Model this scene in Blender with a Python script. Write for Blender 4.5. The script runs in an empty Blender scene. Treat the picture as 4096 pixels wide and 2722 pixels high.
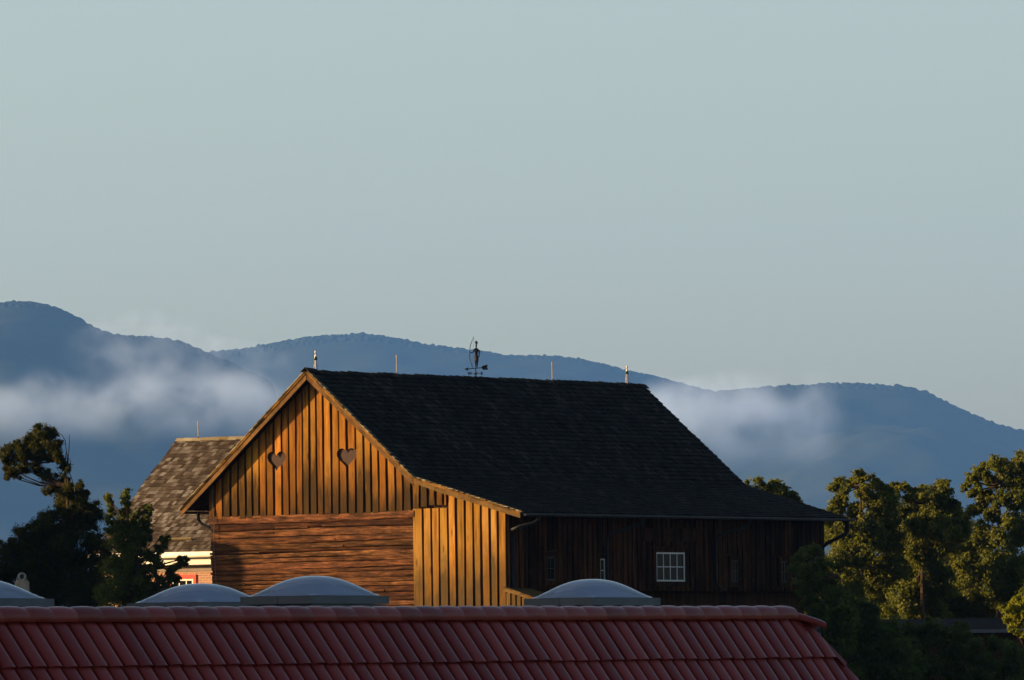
import bpy, bmesh, math, random
import numpy as np
from mathutils import Vector, Matrix

# ------------------------------------------------------------------ camera, world, sun, exposure
SC = bpy.context.scene
COL = SC.collection
IW, IH = 4096.0, 2722.0
F, PITCH, ROLL, CZ = 34073.5, 0.04002, -0.01268, 3.5
cam_d = bpy.data.cameras.new('camera')
cam_d.sensor_width = 36.0
cam_d.lens = F * 36.0 / IW
cam_d.clip_start, cam_d.clip_end = 1.0, 60000.0
cam = bpy.data.objects.new('camera', cam_d)
cam.matrix_world = Matrix.Translation((0, 0, CZ)) @ Matrix.Rotation(math.pi/2 + PITCH, 4, 'X') @ Matrix.Rotation(ROLL, 4, 'Z')
COL.objects.link(cam)
SC.camera = cam

SUN_EL = math.radians(14.0)
SUN_AZ = math.radians(-89.0)           # compass style: 0 = +Y, negative = towards -X (left of the camera)
SUN_DIR = Vector((math.sin(SUN_AZ)*math.cos(SUN_EL), math.cos(SUN_AZ)*math.cos(SUN_EL), math.sin(SUN_EL)))
w = bpy.data.worlds.new('World'); SC.world = w; w.use_nodes = True
nt = w.node_tree; nt.nodes.clear()
sky = nt.nodes.new('ShaderNodeTexSky'); sky.sky_type = 'NISHITA'; sky.sun_disc = False
sky.sun_elevation = SUN_EL; sky.sun_rotation = SUN_AZ
sky.altitude = 300; sky.air_density = 0.92; sky.dust_density = 2.4; sky.ozone_density = 0.3
bg = nt.nodes.new('ShaderNodeBackground'); bg.inputs['Strength'].default_value = 0.05
wo = nt.nodes.new('ShaderNodeOutputWorld')
nt.links.new(sky.outputs[0], bg.inputs['Color']); nt.links.new(bg.outputs[0], wo.inputs['Surface'])
sun_d = bpy.data.lights.new('sun', 'SUN'); sun_d.energy = 5.0; sun_d.angle = math.radians(0.5)
sun_d.color = (1.0, 0.64, 0.30)
sun = bpy.data.objects.new('sun', sun_d); COL.objects.link(sun)
sun.rotation_euler = SUN_DIR.to_track_quat('Z', 'Y').to_euler()
SC.view_settings.view_transform = 'Standard'
SC.view_settings.look = 'None'
SC.view_settings.exposure = 1.85
SC.view_settings.gamma = 1.0
SC.render.engine = 'CYCLES'
SC.cycles.use_denoising = True
SC.cycles.volume_bounces = 1
SC.cycles.max_bounces = 6
SC.cycles.transparent_max_bounces = 12
SC.cycles.volume_step_rate = 2.0
SC.cycles.sample_clamp_indirect = 4.0

# ------------------------------------------------------------------ helpers
def at(px, py, Y):
    """photo pixel (4096 wide) at world depth Y -> world point"""
    X_, Y_ = px - IW/2, py - IH/2
    cr, sr = math.cos(ROLL), math.sin(ROLL)
    X = X_*cr + Y_*sr; Yi = -X_*sr + Y_*cr
    dx, up = X/F, -Yi/F
    c, s = math.cos(PITCH), math.sin(PITCH)
    dy, dz = c - up*s, s + up*c
    k = Y/dy
    return Vector((dx*k, Y, CZ + dz*k))
def atv(x, y, Y): return at(x*1.73634, y*1.73634, Y)

class MB:
    """collects faces; every face carries a random value for its piece"""
    def __init__(s): s.v = []; s.f = []; s.r = []
    def add(s, vs, fs, r=0.5):
        n = len(s.v); s.v.extend([tuple(p) for p in vs])
        for f in fs: s.f.append(tuple(i+n for i in f)); s.r.append(r)
    def hexa(s, p, r=0.5):   # p: bottom 4 ccw then top 4
        s.add(p, [(3,2,1,0),(4,5,6,7),(0,1,5,4),(1,2,6,5),(2,3,7,6),(3,0,4,7)], r)
    def box(s, x0,x1,y0,y1,z0,z1, r=0.5):
        s.hexa([(x0,y0,z0),(x1,y0,z0),(x1,y1,z0),(x0,y1,z0),(x0,y0,z1),(x1,y0,z1),(x1,y1,z1),(x0,y1,z1)], r)
    def para(s, o, a, b, c, r=0.5):
        o,a,b,c = Vector(o),Vector(a),Vector(b),Vector(c)
        if a.cross(b).dot(c) < 0: a, b = b, a
        s.hexa([o,o+a,o+a+b,o+b,o+c,o+a+c,o+a+b+c,o+b+c], r)
    def tube(s, pts, rad, n=8, r=0.5, caps=True):
        pts = [Vector(p) for p in pts]
        if not hasattr(rad, '__len__'): rad = [rad]*len(pts)
        rings = []; up = None
        for i, p in enumerate(pts):
            t = (pts[min(i+1, len(pts)-1)] - pts[max(i-1, 0)]).normalized()
            if up is None: up = Vector((0,0,1)) if abs(t.z) < .9 else Vector((1,0,0))
            x = t.cross(up).normalized(); y = x.cross(t).normalized(); up = y
            rings.append([p + (x*math.cos(2*math.pi*k/n) + y*math.sin(2*math.pi*k/n))*rad[i] for k in range(n)])
        vs = [q for R in rings for q in R]; fs = []
        for i in range(len(pts)-1):
            for k in range(n):
                a, b = i*n+k, i*n+(k+1) % n
                fs.append((a, b, b+n, a+n))
        if caps: fs += [tuple(range(n))[::-1], tuple((len(pts)-1)*n+k for k in range(n))]
        s.add(vs, fs, r)
    def lathe(s, prof, n=12, r=0.5, o=(0,0,0)):
        o = Vector(o); vs = []; fs = []
        for (rad, z) in prof:
            for k in range(n): vs.append(o + Vector((rad*math.cos(2*math.pi*k/n), rad*math.sin(2*math.pi*k/n), z)))
        for i in range(len(prof)-1):
            for k in range(n):
                a, b = i*n+k, i*n+(k+1) % n; fs.append((a, b, b+n, a+n))
        s.add(vs, fs, r)
    def prism(s, poly, ext, r=0.5):
        ext = Vector(ext); poly = [Vector(p) for p in poly]; n = len(poly)
        s.add(poly + [p+ext for p in poly], [tuple(range(n))[::-1], tuple(range(n, 2*n))] + [(i, (i+1) % n, (i+1) % n+n, i+n) for i in range(n)], r)

def obj(name, mb, mat, parent=None, smooth=False):
    me = bpy.data.meshes.new(name); me.from_pydata(mb.v, [], mb.f); me.update()
    at_ = me.attributes.new('rnd', 'FLOAT', 'FACE'); at_.data.foreach_set('value', mb.r)
    bm = bmesh.new(); bm.from_mesh(me); bmesh.ops.recalc_face_normals(bm, faces=bm.faces); bm.to_mesh(me); bm.free()
    if smooth: me.polygons.foreach_set('use_smooth', [True]*len(me.polygons))
    me.materials.append(mat)
    o = bpy.data.objects.new(name, me); COL.objects.link(o)
    if parent: o.parent = parent
    return o
def tag(o, label=None, cat=None, group=None, kind=None):
    for k, v in (('label', label), ('category', cat), ('group', group), ('kind', kind)):
        if v: o[k] = v
    return o
def empty(name, loc=(0,0,0), rz=0.0):
    o = bpy.data.objects.new(name, None); COL.objects.link(o); o.location = loc; o.rotation_euler = (0,0,rz)
    o.empty_display_size = .3
    return o
def copy_tree(o, parent=None):
    c = o.copy(); COL.objects.link(c)
    if parent is not None: c.parent = parent
    for ch in list(o.children): copy_tree(ch, c)
    return c

# ------------------------------------------------------------------ materials
def mat(name):
    m = bpy.data.materials.new(name); m.use_nodes = True
    t = m.node_tree; b = t.nodes['Principled BSDF']
    return m, t, b
def N(t, kind, **kw):
    n = t.nodes.new(kind)
    for k, v in kw.items():
        if k in n.inputs: n.inputs[k].default_value = v
        else: setattr(n, k, v)
    return n
def ramp(t, fac, stops):
    n = t.nodes.new('ShaderNodeValToRGB'); e = n.color_ramp.elements
    while len(e) < len(stops): e.new(0.5)
    for i, (p, c) in enumerate(stops): e[i].position = p; e[i].color = (*c, 1) if len(c) == 3 else c
    t.links.new(fac, n.inputs[0]); return n.outputs[0]
def mixc(t, fac, a, b, mode='MIX'):
    n = t.nodes.new('ShaderNodeMix'); n.data_type = 'RGBA'; n.blend_type = mode
    for s, v in ((n.inputs[0], fac), (n.inputs[6], a), (n.inputs[7], b)):
        if hasattr(v, 'is_linked'): t.links.new(v, s)
        elif isinstance(v, (int, float)): s.default_value = v
        else: s.default_value = (*v, 1)
    return n.outputs[2]
def math_(t, op, a, b=0.0, c=None):
    n = t.nodes.new('ShaderNodeMath'); n.operation = op
    for i, v in enumerate((a, b) if c is None else (a, b, c)):
        if hasattr(v, 'is_linked'): t.links.new(v, n.inputs[i])
        else: n.inputs[i].default_value = v
    return n.outputs[0]
def rnd_attr(t):
    n = t.nodes.new('ShaderNodeAttribute'); n.attribute_name = 'rnd'; return n.outputs['Fac']
def coords(t, scale=(1,1,1), offs=None):
    tc = t.nodes.new('ShaderNodeTexCoord'); mp = t.nodes.new('ShaderNodeMapping')
    mp.inputs['Scale'].default_value = scale
    t.links.new(tc.outputs['Object'], mp.inputs['Vector'])
    if offs is not None:
        cx = t.nodes.new('ShaderNodeCombineXYZ')
        for i in range(3): t.links.new(offs, cx.inputs[i])
        ad = t.nodes.new('ShaderNodeVectorMath'); ad.operation = 'MULTIPLY_ADD'
        t.links.new(cx.outputs[0], ad.inputs[0]); ad.inputs[1].default_value = (37, 53, 71); t.links.new(mp.outputs[0], ad.inputs[2])
        return ad.outputs[0], tc.outputs['Object']
    return mp.outputs[0], tc.outputs['Object']
def bump(t, b, h, strength=.3, dist=.02):
    n = t.nodes.new('ShaderNodeBump'); n.inputs['Strength'].default_value = strength; n.inputs['Distance'].default_value = dist
    t.links.new(h, n.inputs['Height']); t.links.new(n.outputs[0], b.inputs['Normal'])

def wood(name, cols, grain=(9,9,.7), knots=(.05,.025,.01), rough=.75, stain=None, var=(.62,1.15), b_str=.35):
    m, t, b = mat(name); r = rnd_attr(t)
    v, ob = coords(t, grain, r)
    n1 = N(t, 'ShaderNodeTexNoise', Scale=1.0, Detail=8.0, Roughness=.7); t.links.new(v, n1.inputs['Vector'])
    col = ramp(t, n1.outputs['Fac'], [(.34, cols[0]), (.5, cols[1]), (.64, cols[2])])
    vl = t.nodes.new('ShaderNodeMapRange'); t.links.new(r, vl.inputs[0]); vl.inputs[3].default_value = var[0]; vl.inputs[4].default_value = var[1]
    hs = t.nodes.new('ShaderNodeHueSaturation'); t.links.new(col, hs.inputs['Color']); t.links.new(vl.outputs[0], hs.inputs['Value'])
    r2 = math_(t, 'FRACT', math_(t, 'MULTIPLY', r, 17.3)); h2 = t.nodes.new('ShaderNodeMapRange'); t.links.new(r2, h2.inputs[0])
    h2.inputs[3].default_value = .488; h2.inputs[4].default_value = .504; t.links.new(h2.outputs[0], hs.inputs['Hue'])
    col = hs.outputs[0]
    # knots
    kv, _ = coords(t, (grain[0]*.55, grain[1]*.55, grain[2]*2.2) if grain[2] < grain[0] else (grain[0]*2.2, grain[1]*.55, grain[2]*.55), r)
    vo = N(t, 'ShaderNodeTexVoronoi', Scale=1.0); t.links.new(kv, vo.inputs['Vector'])
    kf = ramp(t, vo.outputs['Distance'], [(.06, (1,1,1)), (.17, (0,0,0))])
    col = mixc(t, math_(t, 'MULTIPLY', kf, .75), col, knots)
    # larger weather patches
    pv, _ = coords(t, (1.3,1.3,.6)); n3 = N(t, 'ShaderNodeTexNoise', Scale=1.0, Detail=5.0, Roughness=.6); t.links.new(pv, n3.inputs['Vector'])
    if stain:
        zlo, zhi, uc, uw, sc = stain
        sx = t.nodes.new('ShaderNodeSeparateXYZ'); t.links.new(ob, sx.inputs[0])
        zf = t.nodes.new('ShaderNodeMapRange'); t.links.new(sx.outputs['Z'], zf.inputs[0])
        zf.inputs[1].default_value = zlo; zf.inputs[2].default_value = zhi; zf.inputs[3].default_value = 1.0; zf.inputs[4].default_value = 0.0
        uf = math_(t, 'SUBTRACT', 1.0, math_(t, 'MULTIPLY', math_(t, 'ABSOLUTE', math_(t, 'SUBTRACT', sx.outputs['X'], uc)), 1/uw))
        k = math_(t, 'ADD', math_(t, 'MULTIPLY', zf.outputs[0], 1.0), math_(t, 'MULTIPLY', uf, .35))
        k = math_(t, 'ADD', k, math_(t, 'MULTIPLY', math_(t, 'SUBTRACT', n3.outputs['Fac'], .5), 1.6))
        k = math_(t, 'ADD', k, math_(t, 'MULTIPLY', math_(t, 'SUBTRACT', n1.outputs['Fac'], .5), 2.2))
        k = math_(t, 'ADD', k, math_(t, 'MULTIPLY', math_(t, 'SUBTRACT', r2, .5), .5))
        sf = ramp(t, k, [(.3, (0,0,0)), (.98, (.95,.95,.95))])
        col = mixc(t, sf, col, sc)
    else:
        sf = ramp(t, n3.outputs['Fac'], [(.45, (0,0,0)), (.75, (.6,.6,.6))])
        col = mixc(t, sf, col, knots)
    t.links.new(col, b.inputs['Base Color']); b.inputs['Roughness'].default_value = rough
    b.inputs['Specular IOR Level'].default_value = .02
    bump(t, b, n1.outputs['Fac'], b_str, .03)
    return m

def simple(name, col, rough=.6, metal=0.0, noise=.15, sc=4.0, spec=.1):
    m, t, b = mat(name)
    v, _ = coords(t, (1,1,1)); n = N(t, 'ShaderNodeTexNoise', Scale=sc, Detail=5.0, Roughness=.6); t.links.new(v, n.inputs['Vector'])
    lo = tuple(c*(1-noise*1.6) for c in col); hi = tuple(min(1, c*(1+noise)) for c in col)
    t.links.new(ramp(t, n.outputs['Fac'], [(.3, lo), (.7, hi)]), b.inputs['Base Color'])
    b.inputs['Roughness'].default_value = rough; b.inputs['Metallic'].default_value = metal
    b.inputs['Specular IOR Level'].default_value = spec
    return m

def shake_mat(name, stops, rough=.85):
    m, t, b = mat(name); r = rnd_attr(t)
    v, _ = coords(t, (3,3,3), r)
    n = N(t, 'ShaderNodeTexNoise', Scale=2.5, Detail=6.0, Roughness=.65); t.links.new(v, n.inputs['Vector'])
    f = math_(t, 'ADD', math_(t, 'MULTIPLY', r, .75), math_(t, 'MULTIPLY', n.outputs['Fac'], .4))
    pv, _ = coords(t, (.35,.35,.35)); n2 = N(t, 'ShaderNodeTexNoise', Scale=1.0, Detail=4.0); t.links.new(pv, n2.inputs['Vector'])
    f = math_(t, 'ADD', f, math_(t, 'MULTIPLY', math_(t, 'SUBTRACT', n2.outputs['Fac'], .5), .55))
    t.links.new(ramp(t, f, stops), b.inputs['Base Color']); b.inputs['Roughness'].default_value = rough
    b.inputs['Specular IOR Level'].default_value = .03
    bump(t, b, n.outputs['Fac'], .4, .02)
    return m

def leaf_mat(name, stops, trans=.52, gloss=.01):
    m, t, b = mat(name); t.nodes.remove(b); r = rnd_attr(t)
    col = ramp(t, r, stops)
    d = t.nodes.new('ShaderNodeBsdfDiffuse'); tr = t.nodes.new('ShaderNodeBsdfTranslucent'); g = t.nodes.new('ShaderNodeBsdfGlossy')
    g.inputs['Roughness'].default_value = .45; g.inputs['Color'].default_value = (.5,.5,.5,1)
    t.links.new(col, d.inputs[0]); t.links.new(mixc(t, .5, col, (.16,.15,.01)), tr.inputs[0])
    m1 = t.nodes.new('ShaderNodeMixShader'); m1.inputs[0].default_value = trans
    t.links.new(d.outputs[0], m1.inputs[1]); t.links.new(tr.outputs[0], m1.inputs[2])
    m2 = t.nodes.new('ShaderNodeMixShader'); m2.inputs[0].default_value = gloss
    t.links.new(m1.outputs[0], m2.inputs[1]); t.links.new(g.outputs[0], m2.inputs[2])
    t.links.new(m2.outputs[0], t.nodes['Material Output'].inputs['Surface'])
    return m

M = {}
M['gable'] = wood('golden_boards', [(.075,.032,.006), (.225,.103,.013), (.36,.185,.03)], grain=(6,6,.42), var=(.5,1.25), stain=(8.5, 11.3, .2, 4.6, (.020,.013,.006)))
M['lean'] = wood('lean_to_boards_wood', [(.08,.040,.008), (.21,.112,.017), (.34,.20,.05)], grain=(6,6,.42), var=(.6,1.15), stain=(5.0, 8.4, 5.6, 9.0, (.040,.027,.013)))
M['logs'] = wood('hewn_log_wood', [(.010,.006,.0035), (.056,.026,.012), (.14,.064,.027)], grain=(1.6,8,13), knots=(.02,.012,.008), var=(.45,1.35), b_str=.6)
M['side'] = wood('shade_toned_boards_wood', [(.004,.0018,.001), (.022,.008,.0034), (.075,.026,.009)], grain=(7,7,.6), var=(.35,1.35))  # darker copy of the barn boards, shade put into the colour
M['under'] = wood('dark_boards_wood', [(.012,.007,.004), (.035,.017,.009), (.06,.03,.015)], grain=(7,7,.6))
M['rake'] = wood('rake_board_wood', [(.042,.028,.012), (.085,.053,.02), (.13,.08,.03)], grain=(2.2,7,2.2), var=(.8,1.1))
M['shakes'] = shake_mat('dark_shakes', [(.1, (.005,.0045,.004)), (.5, (.0105,.010,.009)), (.85, (.017,.016,.014)), (1.0, (.032,.029,.025))])
M['house_shakes'] = shake_mat('weathered_shakes', [(.1, (.018,.013,.009)), (.45, (.035,.027,.020)), (.75, (.060,.050,.042)), (1.0, (.12,.112,.105))])
M['edge'] = shake_mat('sun_toned_shake_edges', [(.1, (.06,.045,.022)), (.6, (.11,.088,.05)), (1.0, (.2,.18,.13))])  # much lighter copy of the dark shakes, sunlight put into the colour
M['gutter'] = simple('zinc_gutter', (.07,.075,.085), .45, .6)
M['pipe'] = simple('downpipe_metal', (.010,.011,.013), .6, 0)
M['white'] = simple('white_paint', (.50,.48,.42), .5, 0, .06)
M['winwhite'] = simple('window_white', (.45,.46,.47), .5, 0, .08)
M['windark'] = simple('window_dark_frame', (.035,.028,.024), .6, 0, .2)
M['heart'] = simple('heart_panel_paint', (.036,.022,.018), .8, 0, .12, 6.0)
M['redtrim'] = simple('red_trim', (.42,.05,.035), .6, 0, .12)
M['iron'] = simple('black_iron', (.02,.018,.016), .55, .3)
M['copper'] = simple('rod_metal', (.30,.26,.22), .4, .5, .15)
M['curb'] = simple('skylight_curb_metal', (.085,.095,.105), .6, .1, .12, 3.0)
M['deck'] = simple('flat_roof_felt', (.09,.09,.095), .9, 0, .25, 1.5)
M['plaster'] = simple('plaster_wall', (.16,.135,.11), .9, 0, .1)
M['stone'] = simple('post_stone', (.30,.24,.18), .85, 0, .3, 9.0)
M['bark'] = wood('bark', [(.02,.014,.01), (.05,.036,.026), (.09,.066,.048)], grain=(6,6,1.2), b_str=.8)
M['deadbark'] = wood('dead_twig_bark', [(.035,.024,.018), (.06,.042,.03), (.08,.06,.045)], grain=(6,6,2))
m, t, b = mat('window_glass'); b.inputs['Base Color'].default_value = (.006,.006,.006,1); b.inputs['Roughness'].default_value = .06; b.inputs['IOR'].default_value = 1.16
v, _ = coords(t, (3,3,3)); n = N(t, 'ShaderNodeTexNoise', Scale=1.2, Detail=2.0); t.links.new(v, n.inputs['Vector']); bump(t, b, n.outputs['Fac'], .05, .02)
M['glass'] = m
m, t, b = mat('green_glass'); b.inputs['Base Color'].default_value = (.004,.022,.012,1); b.inputs['Roughness'].default_value = .12
M['greenglass'] = m
# red roof tile, glazed engobe
m, t, b = mat('red_roof_tile'); r = rnd_attr(t)
v, _ = coords(t, (1,1,1), r); n = N(t, 'ShaderNodeTexNoise', Scale=3.0, Detail=6.0, Roughness=.6); t.links.new(v, n.inputs['Vector'])
f = math_(t, 'ADD', math_(t, 'MULTIPLY', r, .5), math_(t, 'MULTIPLY', n.outputs['Fac'], .5))
t.links.new(ramp(t, f, [(.1, (.095,.0115,.0095)), (.5, (.142,.018,.015)), (.9, (.185,.027,.021))]), b.inputs['Base Color'])
b.inputs['Roughness'].default_value = .27; b.inputs['Specular IOR Level'].default_value = .065
n2 = N(t, 'ShaderNodeTexNoise', Scale=60.0, Detail=3.0); bump(t, b, n2.outputs['Fac'], .08, .01)
M['tile'] = m
# acrylic dome; reflected blue sky is put into the tint
m, t, b = mat('skylight_acrylic'); t.nodes.remove(b)
d = N(t, 'ShaderNodeBsdfDiffuse'); d.inputs[0].default_value = (.40,.50,.66,1)
tl = N(t, 'ShaderNodeBsdfTranslucent'); tl.inputs[0].default_value = (.45,.56,.74,1)
g = N(t, 'ShaderNodeBsdfGlossy'); g.inputs['Roughness'].default_value = .12
tp = N(t, 'ShaderNodeBsdfTransparent'); tp.inputs[0].default_value = (.9,.93,.97,1)
lw = N(t, 'ShaderNodeFresnel'); lw.inputs['IOR'].default_value = 1.45
a1 = N(t, 'ShaderNodeMixShader'); a1.inputs[0].default_value = .45; t.links.new(d.outputs[0], a1.inputs[1]); t.links.new(tl.outputs[0], a1.inputs[2])
a2 = N(t, 'ShaderNodeMixShader'); a2.inputs[0].default_value = .66; t.links.new(a1.outputs[0], a2.inputs[1]); t.links.new(tp.outputs[0], a2.inputs[2])
a3 = N(t, 'ShaderNodeMixShader'); t.links.new(lw.outputs[0], a3.inputs[0]); t.links.new(a2.outputs[0], a3.inputs[1]); t.links.new(g.outputs[0], a3.inputs[2])
t.links.new(a3.outputs[0], t.nodes['Material Output'].inputs['Surface'])
M['acrylic'] = m
m2_ = m.copy(); m2_.name = 'skylight_acrylic_inner'
for nn in m2_.node_tree.nodes:
    if nn.type == 'BSDF_DIFFUSE': nn.inputs[0].default_value = (.50,.62,.82,1)
    if nn.type == 'MIX_SHADER' and abs(nn.inputs[0].default_value - .66) < 1e-3: nn.inputs[0].default_value = .12
M['acrylic_inner'] = m2_
# brick
m, t, b = mat('brick'); 
tc = t.nodes.new('ShaderNodeTexCoord'); mp = t.nodes.new('ShaderNodeMapping'); mp.inputs['Rotation'].default_value = (math.pi/2, 0, 0)
t.links.new(tc.outputs['Object'], mp.inputs['Vector'])
br = N(t, 'ShaderNodeTexBrick', Scale=1.0); t.links.new(mp.outputs[0], br.inputs['Vector'])
br.inputs['Color1'].default_value = (.24,.09,.042,1); br.inputs['Color2'].default_value = (.18,.062,.032,1); br.inputs['Mortar'].default_value = (.28,.23,.17,1)
br.inputs['Brick Width'].default_value = .26; br.inputs['Row Height'].default_value = .085; br.inputs['Mortar Size'].default_value = .008
n = N(t, 'ShaderNodeTexNoise', Scale=3.0, Detail=5.0)
t.links.new(mixc(t, math_(t, 'MULTIPLY', n.outputs['Fac'], .45), br.outputs['Color'], (.24,.17,.11)), b.inputs['Base Color']); b.inputs['Roughness'].default_value = .9
M['brick'] = m
M['leaf_oak'] = leaf_mat('oak_leaves', [(.0, (.036,.050,.009)), (.45, (.056,.074,.013)), (.8, (.078,.094,.017)), (1.0, (.11,.108,.022))])
M['leaf_dark'] = leaf_mat('dark_leaves', [(.0, (.013,.024,.009)), (.5, (.030,.056,.016)), (1.0, (.06,.095,.025))])
M['leaf_cedar'] = leaf_mat('cedar_leaves', [(.0, (.006,.010,.004)), (.5, (.015,.022,.006)), (.9, (.034,.038,.008)), (1.0, (.06,.046,.01))], .2)
M['leaf_yellow'] = leaf_mat('yellow_leaves', [(.0, (.06,.08,.005)), (.5, (.14,.16,.010)), (1.0, (.22,.21,.02))], .45)

# ------------------------------------------------------------------ setting: ground, hills, haze
m, t, b = mat('meadow'); v, _ = coords(t, (.02,.02,.02)); n = N(t, 'ShaderNodeTexNoise', Scale=1.0, Detail=8.0); t.links.new(v, n.inputs['Vector'])
t.links.new(ramp(t, n.outputs['Fac'], [(.3, (.014,.020,.008)), (.7, (.03,.036,.014))]), b.inputs['Base Color']); b.inputs['Roughness'].default_value = .95
M['meadow'] = m
mb = MB(); mb.add([(-8900,-600,0),(8900,-600,0),(8900,21100,0),(-8900,21100,0)], [(0,1,2,3)])
tag(obj('ground', mb, M['meadow']), kind='structure')

m, t, b = mat('forest_hill'); v, _ = coords(t, (.02,.02,.02)); n = N(t, 'ShaderNodeTexNoise', Scale=1.0, Detail=10.0, Roughness=.7); t.links.new(v, n.inputs['Vector'])
t.links.new(ramp(t, n.outputs['Fac'], [(.3, (.010,.015,.008)), (.7, (.022,.026,.012))]), b.inputs['Base Color']); b.inputs['Roughness'].default_value = 1.0
b.inputs['Specular IOR Level'].default_value = 0
M['forest'] = m
def hill(name, prof, d, seed, xr, tree_h=8.0):
    """prof: (view x, view y) crest outline; forested ridge at depth d, falling towards the camera and behind"""
    rng = np.random.default_rng(seed)
    P = [atv(x, y, d) for x, y in prof]
    px = np.array([p.x for p in P]); pz = np.array([p.z for p in P])
    xr = (xr[0]*2, xr[1]*2); core = np.arange(xr[0], xr[1], 2.2*d/18000); xs = np.concatenate([np.linspace(xr[0]-4600, xr[0]-20, 80), core, np.linspace(xr[1]+20, xr[1]+4600, 80)])
    rows = np.concatenate([np.linspace(-3000, -260, 50), np.linspace(-240, -60, 16), np.arange(-56, 36, 4.0), np.linspace(60, 1300, 10)])
    crest = np.interp(xs, px, pz) - tree_h*.75
    lo = xs < px[0]; crest[lo] = pz[0]-tree_h*.75 - (px[0]-xs[lo])*.10
    hi = xs > px[-1]; crest[hi] = pz[-1]-tree_h*.75 - (xs[hi]-px[-1])*.45
    crest = np.maximum(crest, 5)
    R, X = np.meshgrid(rows, xs, indexing='ij')
    fr = np.where(R < 0, np.clip(1+R/3000, 0, 1)**1.15, np.clip(1-R/1300, 0, 1))
    crestS = crest.copy()
    k = np.ones(25)/25; crestS = np.convolve(np.pad(crest, 12, mode='edge'), k, mode='valid')
    Z = crestS[None, :]*fr
    wob = sum(a*np.sin(X*fx + R*fy + ph) for a, fx, fy, ph in [(34,.0042,.0033,1),(20,.009,-.006,2),(8,.021,.015,4),(4,.045,-.03,3)])
    Z = Z + wob*np.clip(-R/500, 0, 1)
    dome = np.zeros_like(Z)
    near = np.where((rows > -240) & (rows < 60))[0]
    nt_ = int((xr[1]-xr[0])*1.4)
    for i in range(nt_):
        tx = rng.uniform(*xr); ty = rng.uniform(-40, 30); rr = rng.uniform(3.0, 7.5)*d/18000; hh = tree_h*rng.uniform(.18, .36)*(1+.7*(rng.random()>.95))
        a = np.searchsorted(xs, tx-rr); e = np.searchsorted(xs, tx+rr)
        if e <= a: continue
        for j in near:
            dy = rows[j]-ty
            if abs(dy) < rr:
                q = 1 - ((xs[a:e]-tx)**2 + dy*dy)/rr**2
                dome[j, a:e] = np.maximum(dome[j, a:e], np.sqrt(np.clip(q, 0, 1))*hh)
    Z = np.maximum(Z + dome, -2)
    V = np.stack([X, R + d, Z], -1).reshape(-1, 3)
    nr, nc = Z.shape
    idx = np.arange(nr*nc).reshape(nr, nc)
    Fq = np.stack([idx[:-1,:-1], idx[:-1,1:], idx[1:,1:], idx[1:,:-1]], -1).reshape(-1, 4)
    o = grid_obj(name, V, Fq, M['forest']); tag(o, kind='structure'); return o
def grid_obj(name, V, Fq, material, parent=None, rnd=None, smooth=False):
    me = bpy.data.meshes.new(name)
    me.vertices.add(len(V)); me.vertices.foreach_set('co', V.astype(np.float32).ravel())
    me.loops.add(Fq.size); me.loops.foreach_set('vertex_index', Fq.astype(np.int32).ravel())
    me.polygons.add(len(Fq)); me.polygons.foreach_set('loop_start', np.arange(0, Fq.size, Fq.shape[1], dtype=np.int32))
    if rnd is not None:
        a = me.attributes.new('rnd', 'FLOAT', 'FACE'); a.data.foreach_set('value', rnd.astype(np.float32))
    me.update(calc_edges=True); me.validate()
    if smooth: me.polygons.foreach_set('use_smooth', [True]*len(me.polygons))
    me.materials.append(material)
    o = bpy.data.objects.new(name, me); COL.objects.link(o)
    if parent: o.parent = parent
    return o
hill('hill_left', [(-200,705),(-60,694),(0,690),(50,686),(110,694),(160,711),(200,737),(240,757),(290,768),(340,767),(390,771),(430,784),(470,800),(520,822),(600,860),(760,930)], 15500, 1, (-590, -210), 10)
hill('hill_middle', [(250,860),(380,825),(470,803),(500,802),(560,797),(600,789),(650,779),(700,770),(760,765),(840,762),(900,769),(960,782),(1020,791),(1100,800),(1160,810),(1200,813),(1270,811),(1340,821),(1400,834),(1460,849),(1520,862),(1580,879),(1640,893),(1720,915),(1900,960)], 19200, 2, (-480, 240), 12)
hill('hill_right', [(1380,960),(1560,910),(1640,894),(1700,892),(1760,883),(1830,882),(1900,876),(1960,875),(2040,879),(2100,885),(2150,901),(2200,929),(2260,956),(2320,976),(2359,985),(2500,1010),(2800,1060)], 18000, 3, (90, 640), 11)

# even haze round everything
m = bpy.data.materials.new('haze_air'); m.use_nodes = True; t = m.node_tree; t.nodes.clear()
pv = t.nodes.new('ShaderNodeVolumePrincipled'); mo = t.nodes.new('ShaderNodeOutputMaterial')
pv.inputs['Color'].default_value = (.13,.36,1.0,1); pv.inputs['Density'].default_value = 2.1e-5; pv.inputs['Anisotropy'].default_value = 0.0
t.links.new(pv.outputs[0], mo.inputs['Volume'])
mb = MB(); mb.box(-9000, 9000, -700, 21200, -1.5, 1120)
tag(obj('haze', mb, m), kind='stuff')

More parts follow.
